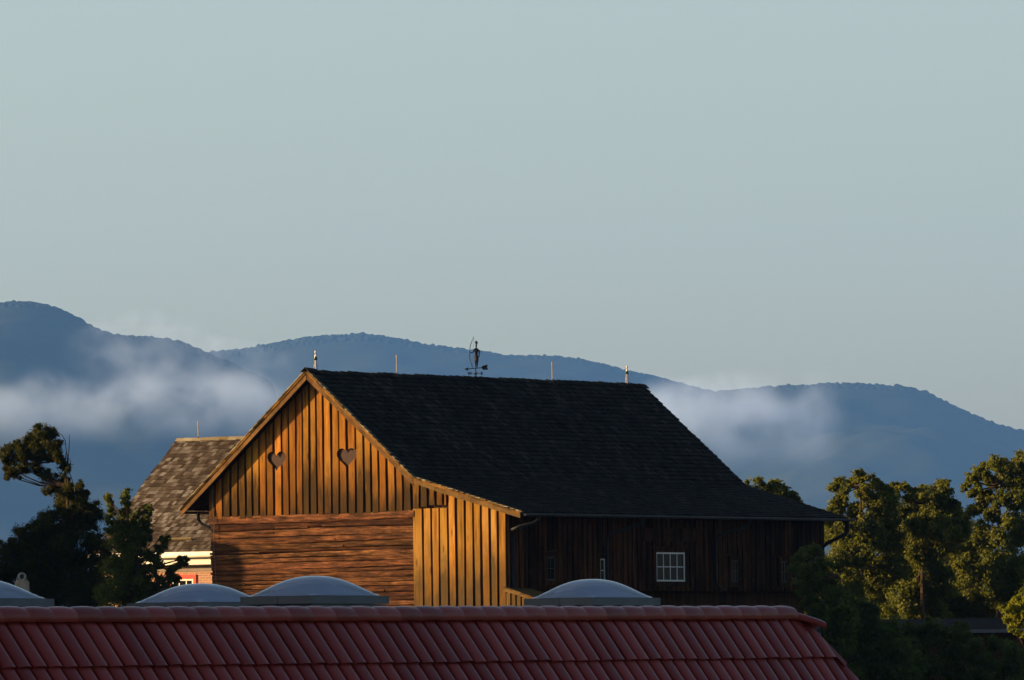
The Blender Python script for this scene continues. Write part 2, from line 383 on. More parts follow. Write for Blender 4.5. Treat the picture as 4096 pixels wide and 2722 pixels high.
# low cloud lying on the hillsides
def fog(name, x0, y0, x1, y1, d, depth, dens, seed, thr=.45, s=140.0, topn=1.6):
    nscale = ((x1-x0)/s, 1.2, (y1-y0)/s)
    a = atv(x0, y1, d); c = atv(x1, y0, d)
    m = bpy.data.materials.new(name+'_vapour'); m.use_nodes = True; t = m.node_tree; t.nodes.clear()
    pv = t.nodes.new('ShaderNodeVolumePrincipled'); mo = t.nodes.new('ShaderNodeOutputMaterial')
    pv.inputs['Color'].default_value = (.46,.62,.95,1); pv.inputs['Anisotropy'].default_value = .15
    tc = t.nodes.new('ShaderNodeTexCoord'); mp = t.nodes.new('ShaderNodeMapping'); mp.inputs['Scale'].default_value = nscale; mp.inputs['Location'].default_value = (seed*3.7, seed*1.3, seed*2.1)
    t.links.new(tc.outputs['Generated'], mp.inputs['Vector'])
    n = N(t, 'ShaderNodeTexNoise', Scale=1.0, Detail=6.0, Roughness=.52, Distortion=.25); t.links.new(mp.outputs[0], n.inputs['Vector'])
    sx = t.nodes.new('ShaderNodeSeparateXYZ'); t.links.new(tc.outputs['Generated'], sx.inputs[0])
    gx, gy, gz = sx.outputs[0], sx.outputs[1], sx.outputs[2]
    def sm(v, lo, hi, a=0.0, b=1.0):
        n_ = t.nodes.new('ShaderNodeMapRange'); n_.interpolation_type = 'SMOOTHSTEP'; t.links.new(v, n_.inputs[0])
        for i_, q_ in enumerate((lo, hi, a, b)): n_.inputs[1+i_].default_value = q_
        return n_.outputs[0]
    n2 = N(t, 'ShaderNodeTexNoise', Scale=.55, Detail=2.0); t.links.new(mp.outputs[0], n2.inputs['Vector'])
    topz = math_(t, 'ADD', gz, math_(t, 'MULTIPLY', math_(t, 'SUBTRACT', .5, n2.outputs['Fac']), topn))
    env = math_(t, 'MULTIPLY', sm(topz, .55, .9, 1.0, 0.0), sm(gz, .0, .7))
    env = math_(t, 'MULTIPLY', env, math_(t, 'MULTIPLY', sm(gx, .0, .2), sm(gx, .8, 1.0, 1.0, 0.0)))
    env = math_(t, 'MULTIPLY', env, sm(gz, .88, 1.0, 1.0, 0.0))
    q = math_(t, 'MULTIPLY', env, sm(n.outputs['Fac'], thr-.14, thr+.2, .04, 1.0))
    t.links.new(math_(t, 'MULTIPLY', q, dens), pv.inputs['Density'])
    t.links.new(pv.outputs[0], mo.inputs['Volume'])
    mb = MB(); mb.box(a.x, c.x, d, d+depth, a.z, c.z)
    o = obj(name, mb, m); tag(o, kind='stuff'); return o
FOG = True
if FOG:
    fog('fog_bank', -260, 805, 780, 1030, 11900, 500, .0024, 1)
    fog('fog_bank', 150, 690, 470, 800, 12050, 250, .0013, 2, thr=.5, s=70)
    fog('fog_bank', 1425, 835, 1970, 1095, 14600, 500, .0027, 4, s=135, topn=1.2)
    fog('fog_bank', 120, 735, 720, 890, 12000, 350, .0013, 5, thr=.47, s=80)

# ------------------------------------------------------------------ the barn
TH = 0.58009
BO = Vector((-6.517, 270.0, 0.0))                 # foot of the front rake plane under the ridge
barn = empty('barn', BO, -TH)
tag(barn, 'large wooden barn with a dark shake roof and a sunlit golden board gable', 'barn')
BM = Matrix.Translation(BO) @ Matrix.Rotation(-TH, 4, 'Z'); BMI = BM.inverted()
def on_plane(px, py, axis, val):
    o = BMI @ Vector((0,0,CZ)); p = BMI @ at(px, py, 270.0); dv = p - o
    k = (val - o[axis])/dv[axis]; return o + dv*k
def on_gable(px, py, v=.31): return on_plane(px, py, 1, v)
def on_long(px, py, u=7.31): return on_plane(px, py, 0, u)
rng = random.Random(7)
ZR = 9.894 + CZ; SL = .8588; UL = 4.933; UB = 4.016; UE = 8.031; ZE = 5.265 + CZ; LEN = 19.82
ZB = ZR - SL*UB; SL2 = (ZB-ZE)/(UE-UB); ZL = ZR - SL*UL
def zroof(u): return ZR + SL*u if u < 0 else (ZR - SL*u if u < UB else ZB - SL2*(u-UB))
WV = .31; UW0, UW1 = -4.06, 7.31; ZLOG = 5.35 + CZ; USPLIT = 3.83; ZSK = 2.843 + CZ
TILT = .008

# core walls
mb = MB()
poly = [(-4.0,.44,-.2),(6.55,.44,-.2),(6.55,.44,ZSK),(7.2,.44,ZSK),(7.2,.44,zroof(7.2)-.18),(UB,.44,ZB-.18),(0,.44,ZR-.2),(-4.0,.44,zroof(-4.0)-.2)]
mb.prism(poly, (0, LEN-.9, 0)); obj('wall', mb, M['under'], barn)

def board(mb, mapf, a0, a1, z0, ztop, p0, p1, r, nseg=7, wav=.012):
    """one waney-edged board from a0..a1 along the wall, front plane p0, back plane p1"""
    zt0, zt1 = ztop(a0), ztop(a1); L = []; R = []
    ph = rng.uniform(0, 6.28); ph2 = rng.uniform(0, 6.28); amp = rng.uniform(.3, 1.0)*wav
    for i in range(nseg+1):
        f = i/nseg
        L.append((a0 + amp*math.sin(ph + f*5) + rng.uniform(-.3,.3)*wav, z0 + (zt0-z0)*f))
        R.append((a1 + amp*math.sin(ph2 + f*4.3) + rng.uniform(-.3,.3)*wav, z0 + (zt1-z0)*f))
    vs = []; fs = []
    for (la, lz), (ra, rz) in zip(L, R):
        vs += [mapf(la, p0, lz), mapf(ra, p0, rz), mapf(ra, p1, rz), mapf(la, p1, lz)]
    for i in range(nseg):
        b = 4*i
        for k in range(4): fs.append((b+k, b+(k+1) % 4, b+4+(k+1) % 4, b+4+k))
    fs += [(3,2,1,0), (4*nseg, 4*nseg+1, 4*nseg+2, 4*nseg+3)]
    mb.add(vs, fs, r)
gmap = lambda a, p, z: (a, p, z)
smap = lambda a, p, z: (p, a, z)
# gable boards: outer boards over inner boards
mb = MB(); mu = MB()
u = UW0 - .02
while u < 4.98:
    wd = rng.uniform(.185, .245); gap = rng.uniform(.06, .1)
    a0, a1 = u, min(u+wd, 5.02)
    zb = ZLOG + TILT*(a0-0) + rng.uniform(-.055, .035)
    if a0 > USPLIT - .1: zb += .10
    if a0 > 4.25: zb += .07
    top = lambda a: zroof(a) - .20
    if min(top(a0), top(a1)) - zb > .12: board(mb, gmap, a0, a1, zb, top, WV, WV+.038, rng.random())
    zb2 = zb + rng.uniform(.03, .09)
    if min(top(a1-.03), top(a1+gap+.03)) - zb2 > .1: board(mu, gmap, a1-.03, a1+gap+.03, zb2, top, WV+.062, WV+.082, rng.random(), 3, .004)
    u += wd + gap
gob = obj('gable_boards', mb, M['gable'], barn)
obj('gable_inner_boards', mu, M['under'], barn)
# heart openings cut through the boards
def heart_pts(cx, cz, s, n=40):
    out = []
    for i in range(n):
        a = 2*math.pi*i/n
        x = 16*math.sin(a)**3; z = 13*math.cos(a) - 5*math.cos(2*a) - 2*math.cos(3*a) - math.cos(4*a)
        out.append((cx + x*s, cz + z*s*.96))
    return out
hearts = []
for (x0, y0, x1, y1) in ((1069,1809,1143,1878),(1347,1797,1425,1866)):
    p = on_gable((x0+x1)/2, (y0+y1)/2); e = on_gable(x1, (y0+y1)/2)
    hearts.append((p.x, p.z+.03, (e.x-p.x)/16.0))
cut = MB()
for (cx, cz, s) in hearts:
    cut.prism([(x, WV-.2, z) for x, z in heart_pts(cx, cz, s)], (0, .38, 0))
cob = obj('heart_cutter', cut, M['under'])
cob.parent = barn
bpy.context.view_layer.update()
for target in [gob] + [o for o in barn.children if o.name == 'gable_inner_boards']:
    md = target.modifiers.new('cut', 'BOOLEAN'); md.object = cob; md.operation = 'DIFFERENCE'; md.solver = 'EXACT'
    dg = bpy.context.evaluated_depsgraph_get()
    me = bpy.data.meshes.new_from_object(target.evaluated_get(dg)); target.modifiers.clear(); target.data = me
bpy.data.objects.remove(cob)
for (cx, cz, s) in hearts:
    mb = MB(); mb.prism([(x, WV+.074, z) for x, z in heart_pts(cx, cz, s*1.12)], (0, .04, 0))
    obj('heart_panel', mb, M['heart'], barn)
# hewn log wall
mb = MB(); z = ZLOG + .03; first = True
while z > 3.2:
    h = .26 if first else rng.choice([.10,.13,.16,.18,.2,.22,.25,.12])
    front0 = WV + (.0 if first else rng.uniform(.02, .06))
    n = 26; r = rng.random(); vs = []; fs = []
    pz = rng.uniform(0, 6); pz2 = rng.uniform(0, 6)
    x0, x1 = UW0 + rng.uniform(-.03,.03), USPLIT + rng.uniform(-.06, .0)
    if not first and rng.random() < .06: x1 -= rng.uniform(.0, .03)
    for i in range(n+1):
        f = i/n; x = x0 + (x1-x0)*f
        zt = z + TILT*x + .014*math.sin(pz+f*7) + rng.uniform(-.008,.008); zb = z - h + .022 + TILT*x + .016*math.sin(pz2+f*6) + rng.uniform(-.01,.01)
        fy = front0 + .01*math.sin(pz+f*11) + rng.uniform(-.006,.006)
        vs += [(x, fy+.012, zt), (x, fy, zt-.03), (x, fy+.003, zb+.03), (x, fy+.02, zb), (x, WV+.12, zb), (x, WV+.12, zt)]
    for i in range(n):
        for k in range(6): fs.append((6*i+k, 6*i+(k+1) % 6, 6*i+6+(k+1) % 6, 6*i+6+k))
    fs += [tuple(range(6)), tuple(6*n+k for k in range(6))[::-1]]
    mb.add(vs, fs, r)
    for _k in range(0 if first else rng.choice([0,1,1,2,3])):      # split piece with its own tone
        xa = rng.uniform(x0, x1-1.6); xb = xa + rng.uniform(.25, 1.6); zc_ = z - h*rng.uniform(.1, .6); zh_ = h*rng.uniform(.15, .4)
        mb.box(xa, xb, front0-rng.uniform(.004,.016), front0+.05, zc_-zh_+TILT*xa, zc_+TILT*xa, rng.random()**.6)
    z -= h; first = False
obj('log_wall', mb, M['logs'], barn)
# lean-to front boards
mb = MB(); mu = MB(); u = USPLIT - .06
k = 0
while u < UW1 - .05:
    wd = rng.uniform(.195, .25) if k else .33; gap = rng.uniform(.07, .11)
    a0, a1 = u, min(u+wd, UW1)
    topc = 5.46+CZ if a0 < 4.95 else 99
    board(mb, gmap, a0, a1, 3.2, lambda a: min(zroof(a) - .20, topc), WV+(.01 if a0 < 5.1 else 0), WV+.045, rng.random(), 12)
    board(mu, gmap, a1-.03, a1+gap+.03, 3.2, lambda a: min(zroof(a) - .22, topc), WV+.066, WV+.09, rng.random(), 4, .004)
    u += wd + gap; k += 1
obj('lean_to_boards', mb, M['lean'], barn); obj('lean_to_inner_boards', mu, M['under'], barn)
# long side boards
wins = {}
def wrect(x0, y0, x1, y1):
    a = on_long(x0, y0); c = on_long(x1, y1); return (a.y, c.y, c.z, a.z)
W_BIG = wrect(2623, 2210, 2739, 2327)
W_SMALL = [wrect(2184, 2228, 2220, 2322), wrect(2399, 2236, 2420, 2330), wrect(2925, 2243, 2953, 2328), wrect(3124, 2245, 3150, 2330)]
OPEN = [(a-.02, c+.02, z0-.02, z1+.02) for (a, c, z0, z1) in [W_BIG]+W_SMALL]
mb = MB(); mu = MB(); v = .38
while v < 19.45:
    wd = rng.uniform(.20, .25); gap = rng.uniform(.05, .085); a0, a1 = v, v+wd
    segs = [(ZSK + rng.uniform(-.02,.02), 0)]
    hit = [o for o in OPEN if a1 > o[0]-.08 and a0 < o[1]+.08]
    pr = rng.uniform(-.008, .01)
    if hit:
        o = hit[0]
        board(mb, smap, a0, a1, o[3]+.16+rng.uniform(-.02,.06), lambda a: zroof(7.31)-.15, UW1+pr, UW1-.045, rng.random(), 5)
        board(mb, smap, a0, a1, ZSK, lambda a: o[2]-.14, UW1+pr, UW1-.045, rng.random(), 2)
    else:
        board(mb, smap, a0, a1, ZSK + rng.uniform(-.02,.03), lambda a: zroof(7.31)-.15, UW1+pr, UW1-.045, rng.random()**1.5, 8)
    board(mu, smap, a1-.03, a1+gap+.03, (hit[0][3]+.17) if hit else ZSK+.01, lambda a: zroof(7.31)-.15, UW1-.048, UW1-.07, rng.random(), 3, .004)
    v += wd + gap
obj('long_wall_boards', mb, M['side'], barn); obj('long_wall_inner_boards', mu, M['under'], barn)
# slatted panels above the large window
for (x0, x1) in ((2572, 2640), (2648, 2712), (2720, 2786)):
    a, c, z0, z1 = wrect(x0, 2112, x1, 2166); mb = MB()
    mb.box(UW1-.02, UW1+.022, a, c, z0, z1, .2)
    zz = z0
    while zz < z1 - .03:
        mb.para((UW1+.022, a+.03, zz), (.03,0,-.02), (0, c-a-.06, 0), (0,0,.03), .4); zz += .055
    obj('vent_panel', mb, M['side'], barn)
def window(rect, cols, rows, fm, fw, casing=True):
    a, c, z0, z1 = rect; mb = MB(); d0, d1 = UW1-.03, UW1+.012
    for (p, q, r_, s_) in ((a, a+fw, z0, z1), (c-fw, c, z0, z1), (a+fw, c-fw, z0, z0+fw), (a+fw, c-fw, z1-fw, z1)):
        mb.box(d0, d1, p, q, r_, s_)
    mw = fw*.5
    ys = [a+fw + (c-a-2*fw)*i/cols for i in range(cols+1)]
    for y in ys[1:-1]: mb.box(d0+.004, d1-.006, y-mw/2, y+mw/2, z0+fw, z1-fw)
    zs = [z0+fw + (z1-z0-2*fw)*i/rows for i in range(rows+1)]
    for z in zs[1:-1]:
        for y0, y1 in zip(ys[:-1], ys[1:]): mb.box(d0+.002, d1-.008, y0+mw/2, y1-mw/2, z-mw/2, z+mw/2)
    wn = obj('window', mb, fm, barn)
    mb = MB(); mb.box(d0-.02, d0+.012, a+fw*.5, c-fw*.5, z0+fw*.5, z1-fw*.5); obj('pane', mb, M['glass'], wn)
    if casing:
        mb = MB()
        for (p, q, r_, s_) in ((a-.15, a-.004, z0-.14, z1+.15), (c+.004, c+.15, z0-.14, z1+.15), (a-.004, c+.004, z0-.14, z0-.004), (a-.004, c+.004, z1+.004, z1+.15)):
            mb.box(UW1-.04, UW1+.03, p, q, r_, s_, rng.random()*.7)
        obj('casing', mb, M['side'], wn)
    return wn
window(W_BIG, 4, 2, M['winwhite'], .05)
for i, rct in enumerate(W_SMALL): window(rct, 1 if i == 1 else 2, 2, M['winwhite'] if i == 1 else M['windark'], .04)

# roof: deck, shakes, ridge cap, rake boards
def shakes(mb, o, A, length, Dn, slen, Nn, expo, wr=(.11,.24), th=.022, rs=rng, over=.05, edge=None):
    """rows of split shakes; o: lower end of slope at start, A along, Dn unit down-slope, Nn normal"""
    o, A, Dn, Nn = Vector(o), Vector(A).normalized(), Vector(Dn).normalized(), Vector(Nn).normalized()
    row = 0; s = 0.0
    while s < slen:
        hi = min(s + expo*1.35, slen + .02)
        x = -over + rs.uniform(-.05, .03)
        while x < length:
            wd = min(rs.uniform(*wr), length + over - x); jl = rs.uniform(-.014, .014); tt = th*rs.uniform(.7, 1.35)
            lift = rs.uniform(0, .004); g = rs.uniform(.003, .01)
            lo = o - Dn*(s + jl); up = o - Dn*hi
            a, b_ = A*(x+g/2), A*(x+wd-g/2)
            top_lo = tt + lift + .012; top_hi = .004
            P = [lo+a, lo+b_, up+b_, up+a, lo+a+Nn*top_lo, lo+b_+Nn*top_lo, up+b_+Nn*top_hi, up+a+Nn*top_hi]
            r = rs.random()
            mb.add(P, [(4,5,6,7), (0,1,5,4), (3,0,4,7), (1,2,6,5)], r)
            x += wd
        s += expo; row += 1
nr = Vector((SL, 0, 1)).normalized(); nl = Vector((-SL, 0, 1)).normalized(); nr2 = Vector((SL2, 0, 1)).normalized()
dr = Vector((1, 0, -SL)).normalized(); dl = Vector((-1, 0, -SL)).normalized(); dr2 = Vector((1, 0, -SL2)).normalized()
mb = MB()
sl_main = UB*math.hypot(1, SL); sl_left = UL*math.hypot(1, SL); sl_low = (UE-UB)*math.hypot(1, SL2)
shakes(mb, (UB+.03, 0, ZB-.03*SL), (0,1,0), LEN, dr, sl_main+.04, nr, .215, th=.032)
shakes(mb, (UE+.04, 0, ZE-.04*SL2), (0,1,0), LEN-.15, dr2, sl_low+.03, nr2, .215)
shakes(mb, (-UL-.04, 0, ZL-.04*SL), (0,1,0), LEN, dl, sl_left+.04, nl, .215)
roof = obj('roof', mb, M['shakes'], barn)
mb = MB(); tk = .07
prof = [(-UL, ZL), (0, ZR), (UB, ZB), (UE, ZE)]
for (a, b_, n_) in ((prof[0], prof[1], nl), (prof[1], prof[2], nr), (prof[2], prof[3], nr2)):
    A, B = Vector((a[0], .02, a[1])), Vector((b_[0], .02, b_[1]))
    off = Vector((0, 0, -tk))
    mb.hexa([A+off, B+off, B+off+Vector((0,LEN-.04,0)), A+off+Vector((0,LEN-.04,0)), A, B, B+Vector((0,LEN-.04,0)), A+Vector((0,LEN-.04,0))])
obj('roof_deck', mb, M['under'], barn)
mb = MB(); y = -.12; k = 0
while y < LEN:
    ln = rng.uniform(.3, .42) if k else .55
    for sgn, slv, n_ in ((1, SL, nr), (-1, SL, nl)):
        z_lift = .03 + rng.uniform(0, .04) + (.05 if k == 0 else 0)
        o_ = Vector((0, y, ZR + z_lift)); dwn = Vector((sgn, 0, -slv)).normalized()*.2
        mb.para(o_, Vector((0, ln*1.12, -.03)), dwn, n_*.022, rng.random())
    y += ln; k += 1
obj('ridge_cap', mb, M['shakes'], barn)
def rake(v0, v1, face):
    th_ = .19
    for (a, b_) in ((( -UL-.03, ZL-.03*SL), (-.012, ZR-.012*SL)), ((.012, ZR-.012*SL), (UB, ZB)), ((UB+.02, ZB-.02*SL2), (UE, ZE))):
        off = -th_*math.hypot(1, (b_[1]-a[1])/(b_[0]-a[0]))
        mb = MB(); n = 8; vs = []
        P = [(a[0]+(b_[0]-a[0])*i/n, a[1]+(b_[1]-a[1])*i/n) for i in range(n+1)]
        poly = [(x, v0, z + rng.uniform(-.003,.003)) for x, z in P] + [(x, v0, z+off+rng.uniform(-.012,.012)) for x, z in reversed(P)]
        mb.prism(poly, (0, v1-v0, 0), rng.random()); obj('rake_board', mb, M['rake'], barn)
        mb = MB(); poly = [(x, v0-.025, z+.012) for x, z in P] + [(x, v0-.025, z-.05) for x, z in reversed(P)]
        mb.prism(poly, (0, .022, 0), rng.random()); obj('rake_trim', mb, M['gable'], barn)
rake(-.035, .015, 0); rake(LEN-.01, LEN+.03, 1)
# butt ends of the shakes along the front rake, sunlight painted in as a paler tone
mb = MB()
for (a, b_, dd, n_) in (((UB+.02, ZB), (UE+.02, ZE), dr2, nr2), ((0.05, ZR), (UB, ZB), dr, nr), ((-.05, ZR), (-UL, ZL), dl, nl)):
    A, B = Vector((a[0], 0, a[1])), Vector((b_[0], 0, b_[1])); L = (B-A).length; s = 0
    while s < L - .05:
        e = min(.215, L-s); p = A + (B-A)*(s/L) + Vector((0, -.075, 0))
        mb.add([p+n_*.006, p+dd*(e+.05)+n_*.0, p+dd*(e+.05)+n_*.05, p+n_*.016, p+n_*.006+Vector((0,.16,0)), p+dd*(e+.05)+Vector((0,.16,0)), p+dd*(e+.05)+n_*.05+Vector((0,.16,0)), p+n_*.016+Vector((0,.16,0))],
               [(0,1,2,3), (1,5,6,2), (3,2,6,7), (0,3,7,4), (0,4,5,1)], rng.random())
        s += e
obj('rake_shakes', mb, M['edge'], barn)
# gutters and downpipes
def half_gutter(u, z, y0, y1, r_=.075):
    mb = MB(); n = 8; vs = []; fs = []
    for y in (y0, y1):
        for k in range(n+1):
            a = math.pi*k/n; vs.append((u - r_*math.cos(a), y, z - r_*math.sin(a)))
        for k in range(n+1):
            a = math.pi*(n-k)/n; vs.append((u - (r_-.008)*math.cos(a), y, z - (r_-.008)*math.sin(a)))
    m_ = 2*(n+1)
    for k in range(m_): fs.append((k, (k+1) % m_, (k+1) % m_+m_, k+m_))
    fs += [tuple(range(n+1)), tuple(m_+k for k in range(n+1))[::-1]]
    mb.add(vs, fs)
    mb.tube([(u+r_, y0, z), (u+r_, y1, z)], .012, 6)
    return mb
g1 = obj('gutter', half_gutter(UE+.10, ZE-.05, .06, LEN+.15), M['gutter'], barn)
g2 = obj('gutter', half_gutter(-UL-.10, ZL-.10, .06, LEN+.05), M['gutter'], barn)
def swan(y, du, zbot, yoff=0.0, shoe=True):
    g = Vector((UE+.10, y, ZE-.12)); wl = UW1 + .10
    pts = [g, g+Vector((0,0,-.12)), g+Vector((-.08, -.12*du, -.24)), Vector((wl+.10, y-.85*du, ZE-.62)), Vector((wl, y-.95*du, ZE-.78)), Vector((wl, y-.95*du, zbot))]
    if shoe: pts += [Vector((wl+.04, y-.95*du+.08, zbot-.12)), Vector((wl+.12, y-.95*du+.25, zbot-.2))]
    mb = MB(); mb.tube(pts, .043, 10); 
    for zz in (ZE-.95, (ZE+zbot)/2, zbot+.2): mb.lathe([(.058,-.02),(.062,0),(.058,.02)], 10, .5, (wl, y-.95*du, zz))
    obj('downpipe', mb, M['pipe'], barn, True)
for px in (2556, 2987): swan(on_long(px, 2090, UE).y, 1.0, ZSK + .25)
# front corner elbow, far end elbow and the elbow at the left eave
mb = MB(); e0 = on_gable(2127, 2085, .6); 
mb.tube([(UE+.1, .9, ZE-.12), (UE+.09, .9, ZE-.22), (UE+.0, .75, ZE-.34), (UW1+.35, .45, ZE-.45), (UW1+.14, .36, ZE-.55)], .055, 10)
mb.tube([(UW1+.10, .50, ZE-.7), (UW1+.10, .50, 3.2)], .05, 10)
obj('downpipe', mb, M['pipe'], barn, True)
mb = MB(); mb.tube([(UE+.1, LEN-.2, ZE-.12), (UE+.1, LEN-.2, ZE-.42), (UE+.02, LEN-.25, ZE-.55), (UW1+.2, LEN-.55, ZE-.85), (UW1+.06, LEN-.62, ZE-1.0), (UW1+.06, LEN-.62, 3.2)], .065, 10)
mb.tube([(UE+.0, LEN-.2, ZE-.12), (UE+.0, LEN-.2, ZE-.45)], .03, 6)
obj('downpipe', mb, M['pipe'], barn, True)
mb = MB(); mb.tube([(-UL+.3, .5, ZL-.14), (-UL+.3, .5, ZL-.36), (-UL+.42, .5, ZL-.5), (-4.18, .55, ZL-.66), (-4.12, .6, ZL-.8), (-4.12, .6, 3.0)], .05, 10)
obj('downpipe', mb, M['pipe'], barn, True)
# lightning conductor cable down the gable
mb = MB(); pts = [on_gable(x, y, WV-.05) for x, y in ((850,1940),(851,1990),(850,2035),(856,2062),(858,2090),(855,2150),(856,2200),(860,2260),(865,2330),(866,2420))]
mb.tube(pts, .012, 6); obj('cable', mb, M['gutter'], barn)
# little shake-covered canopy at the front corner
mb = MB(); p0 = on_gable(2012, 2352, .1); p1 = on_gable(2165, 2402, .1)
cdn = Vector((p1.x-p0.x, 0, p1.z-p0.z)); L = cdn.length; cd = cdn.normalized(); cn = Vector((-cd.z, 0, cd.x))
mb.para(p0 - cn*.09, cd*L, (0,1.6,0), cn*.08, .5)
k = 0.0
while k < L:
    p = p0 + cd*k + Vector((0,-.04,0)); mb.para(p + cn*.004*rng.random(), cd*.2, (0,.3,0), cn*rng.uniform(.02,.035), rng.random()); k += .17
can = obj('canopy_roof', mb, M['rake'], barn)
mb = MB(); k = .12
while k < L - .1:
    p = p0 + cd*k; mb.box(p.x, p.x+.13, .12, .16, 3.0, p.z-.12, rng.random()); k += .2
obj('canopy_boards', mb, M['lean'], barn)

# ------------------------------------------------------------------ rods, finials and weather vane on the roofs
def ridge_pt(px):
    o = BMI @ Vector((0,0,CZ)); p = BMI @ at(px, 1500, 270.0); dv = p - o; k = -o.x/dv.x
    q = o + dv*k; return BM @ Vector((0, q.y, ZR + .06))
def plain_rod(name, p, h, label, grp='slim lightning rods on the ridges'):
    r_ = empty(name, p); tag(r_, label, 'lightning rod', grp)
    mb = MB(); mb.tube([(0,0,-.06), (0,0,h*.86)], .016, 8); mb.lathe([(.016,h*.86),(.026,h*.88),(.022,h*.93),(.002,h)], 8); obj('rod', mb, M['copper'], r_)
    mb = MB(); mb.lathe([(.001,-.10),(.06,-.06),(.05,-.02),(.02,.03),(.001,.03)], 10); mb.para((-.02,-.02,-.07), (.16,0,-.1), (0,.05,0), (0,0,.02)); obj('base', mb, M['gutter'], r_)
    return r_
plain_rod('lightning_rod', ridge_pt(1587), .60, 'slim lightning rod on the barn ridge, to the left of the weather vane')
plain_rod('lightning_rod', ridge_pt(2209), .61, 'slim lightning rod on the barn ridge, to the right of the weather vane')
def finial(p, h, label):
    r_ = empty('lightning_rod', p); tag(r_, label, 'lightning rod', 'lightning rods with green glass balls')
    mb = MB()
    for k in range(3):
        a = 2*math.pi*k/3 + .5; c_, s_ = math.cos(a)*.075, math.sin(a)*.075
        mb.tube([(c_, s_, -.05), (c_*.7, s_*.7, h*.22), (c_*.35, s_*.35, h*.5)], .012, 6)
    mb.tube([(0,0,0), (0,0,h*.5)], .012, 6)
    mb.lathe([(.055,h*.2),(.06,h*.22),(.055,h*.24)], 10); obj('stand', mb, M['copper'], r_)
    mb = MB(); R = h*.098; z0 = h*.57
    mb.lathe([(.004,z0-R)] + [(R*math.sin(math.pi*i/10), z0 - R*math.cos(math.pi*i/10)) for i in range(1,10)] + [(.004,z0+R)], 16); obj('glass_ball', mb, M['greenglass'], r_, True)
    mb = MB(); mb.lathe([(.03,h*.64),(.036,h*.68),(.018,h*.74),(.016,h*.8),(.03,h*.86),(.026,h*.92),(.002,h)], 10); obj('spike', mb, M['copper'], r_, True)
finial(ridge_pt(1263), .64, 'lightning rod with a green glass ball at the gable end of the barn ridge')
finial(ridge_pt(2508), .60, 'lightning rod with a green glass ball at the far end of the barn ridge')

vp = ridge_pt(1903); vane = empty('weather_vane', vp, 0.0)
tag(vane, 'black iron weather vane of an archer with a bow on the barn ridge', 'weather vane')
PX = vp.y/F     # metres per photo pixel at this depth
def vv(x, y, dy=0.0): return Vector(((x-1903.5)*PX, dy, (1500-y)*PX))
mb = MB(); mb.tube([vv(1903.5,1512), vv(1903.5,1464)], .016, 8); mb.lathe([(.001,-.08),(.06,-.05),(.04,.0),(.018,.04)], 10); obj('pole', mb, M['iron'], vane)
mb = MB()
mb.tube([vv(1868,1470,-.22), vv(1903,1466.5,0), vv(1935,1463,.2)], .014, 6)
h0 = vv(1866,1470.5,-.23)
mb.prism([h0+Vector((-.06,-.03,0)), h0+Vector((.07,.02,.06)), h0+Vector((.05,.015,0)), h0+Vector((.07,.02,-.06))], (-.004,.012,0))
tl = [vv(1929,1457,.17), vv(1952,1451,.33), vv(1949.5,1461,.32), vv(1953,1471.5,.33), vv(1932,1472.5,.19), vv(1928,1464,.16)]
mb.prism(tl, (-.008,.016,0)); obj('arrow', mb, M['iron'], vane)
mb = MB(); mb.tube([vv(1876,1488,-.1), vv(1930,1486,.1)], .009, 6); mb.tube([vv(1899,1489,.22), vv(1908,1486,-.22)], .009, 6); mb.lathe([(.001,-.05),(.035,-.03),(.045,0),(.035,.03),(.001,.05)], 10, .5, vv(1904,1487.5)); obj('direction_arms', mb, M['iron'], vane)
def letter(ch, p, size, yaw=0.0):
    cu = bpy.data.curves.new('letter', 'FONT'); cu.body = ch; cu.size = size; cu.extrude = .008; cu.align_x = 'CENTER'; cu.align_y = 'CENTER'; cu.offset = .006
    tmp = bpy.data.objects.new('letter_text', cu); COL.objects.link(tmp)
    bpy.context.view_layer.update()
    me = bpy.data.meshes.new_from_object(tmp.evaluated_get(bpy.context.evaluated_depsgraph_get())); bpy.data.objects.remove(tmp)
    me.name = 'letter'; me.materials.clear(); me.materials.append(M['iron'])
    o = bpy.data.objects.new('letter', me); COL.objects.link(o); o.parent = vane; o.location = p; o.rotation_euler = (math.pi/2, 0, yaw)
letter('W', vv(1879,1488,-.1), .13); letter('E', vv(1927.5,1487.5,.1), .13)
letter('N', vv(1899,1489,.24), .10, math.pi/2); letter('S', vv(1908,1486,-.24), .10, math.pi/2)
def skin_mesh(name, verts, edges, radii, mat_, parent, sub=2):
    me = bpy.data.meshes.new(name); me.from_pydata([tuple(v) for v in verts], edges, []); o = bpy.data.objects.new(name, me); COL.objects.link(o)
    md = o.modifiers.new('skin', 'SKIN'); me.skin_vertices[0].data[0].use_root = True
    for i, r_ in enumerate(radii): me.skin_vertices[0].data[i].radius = (r_, r_) if not isinstance(r_, tuple) else r_
    sb = o.modifiers.new('sub', 'SUBSURF'); sb.levels = sub; sb.render_levels = sub
    bpy.context.view_layer.update()
    m2 = bpy.data.meshes.new_from_object(o.evaluated_get(bpy.context.evaluated_depsgraph_get())); m2.name = name; m2.materials.clear(); m2.materials.append(mat_)
    m2.polygons.foreach_set('use_smooth', [True]*len(m2.polygons))
    o.modifiers.clear(); o.data = m2; o.parent = parent; return o
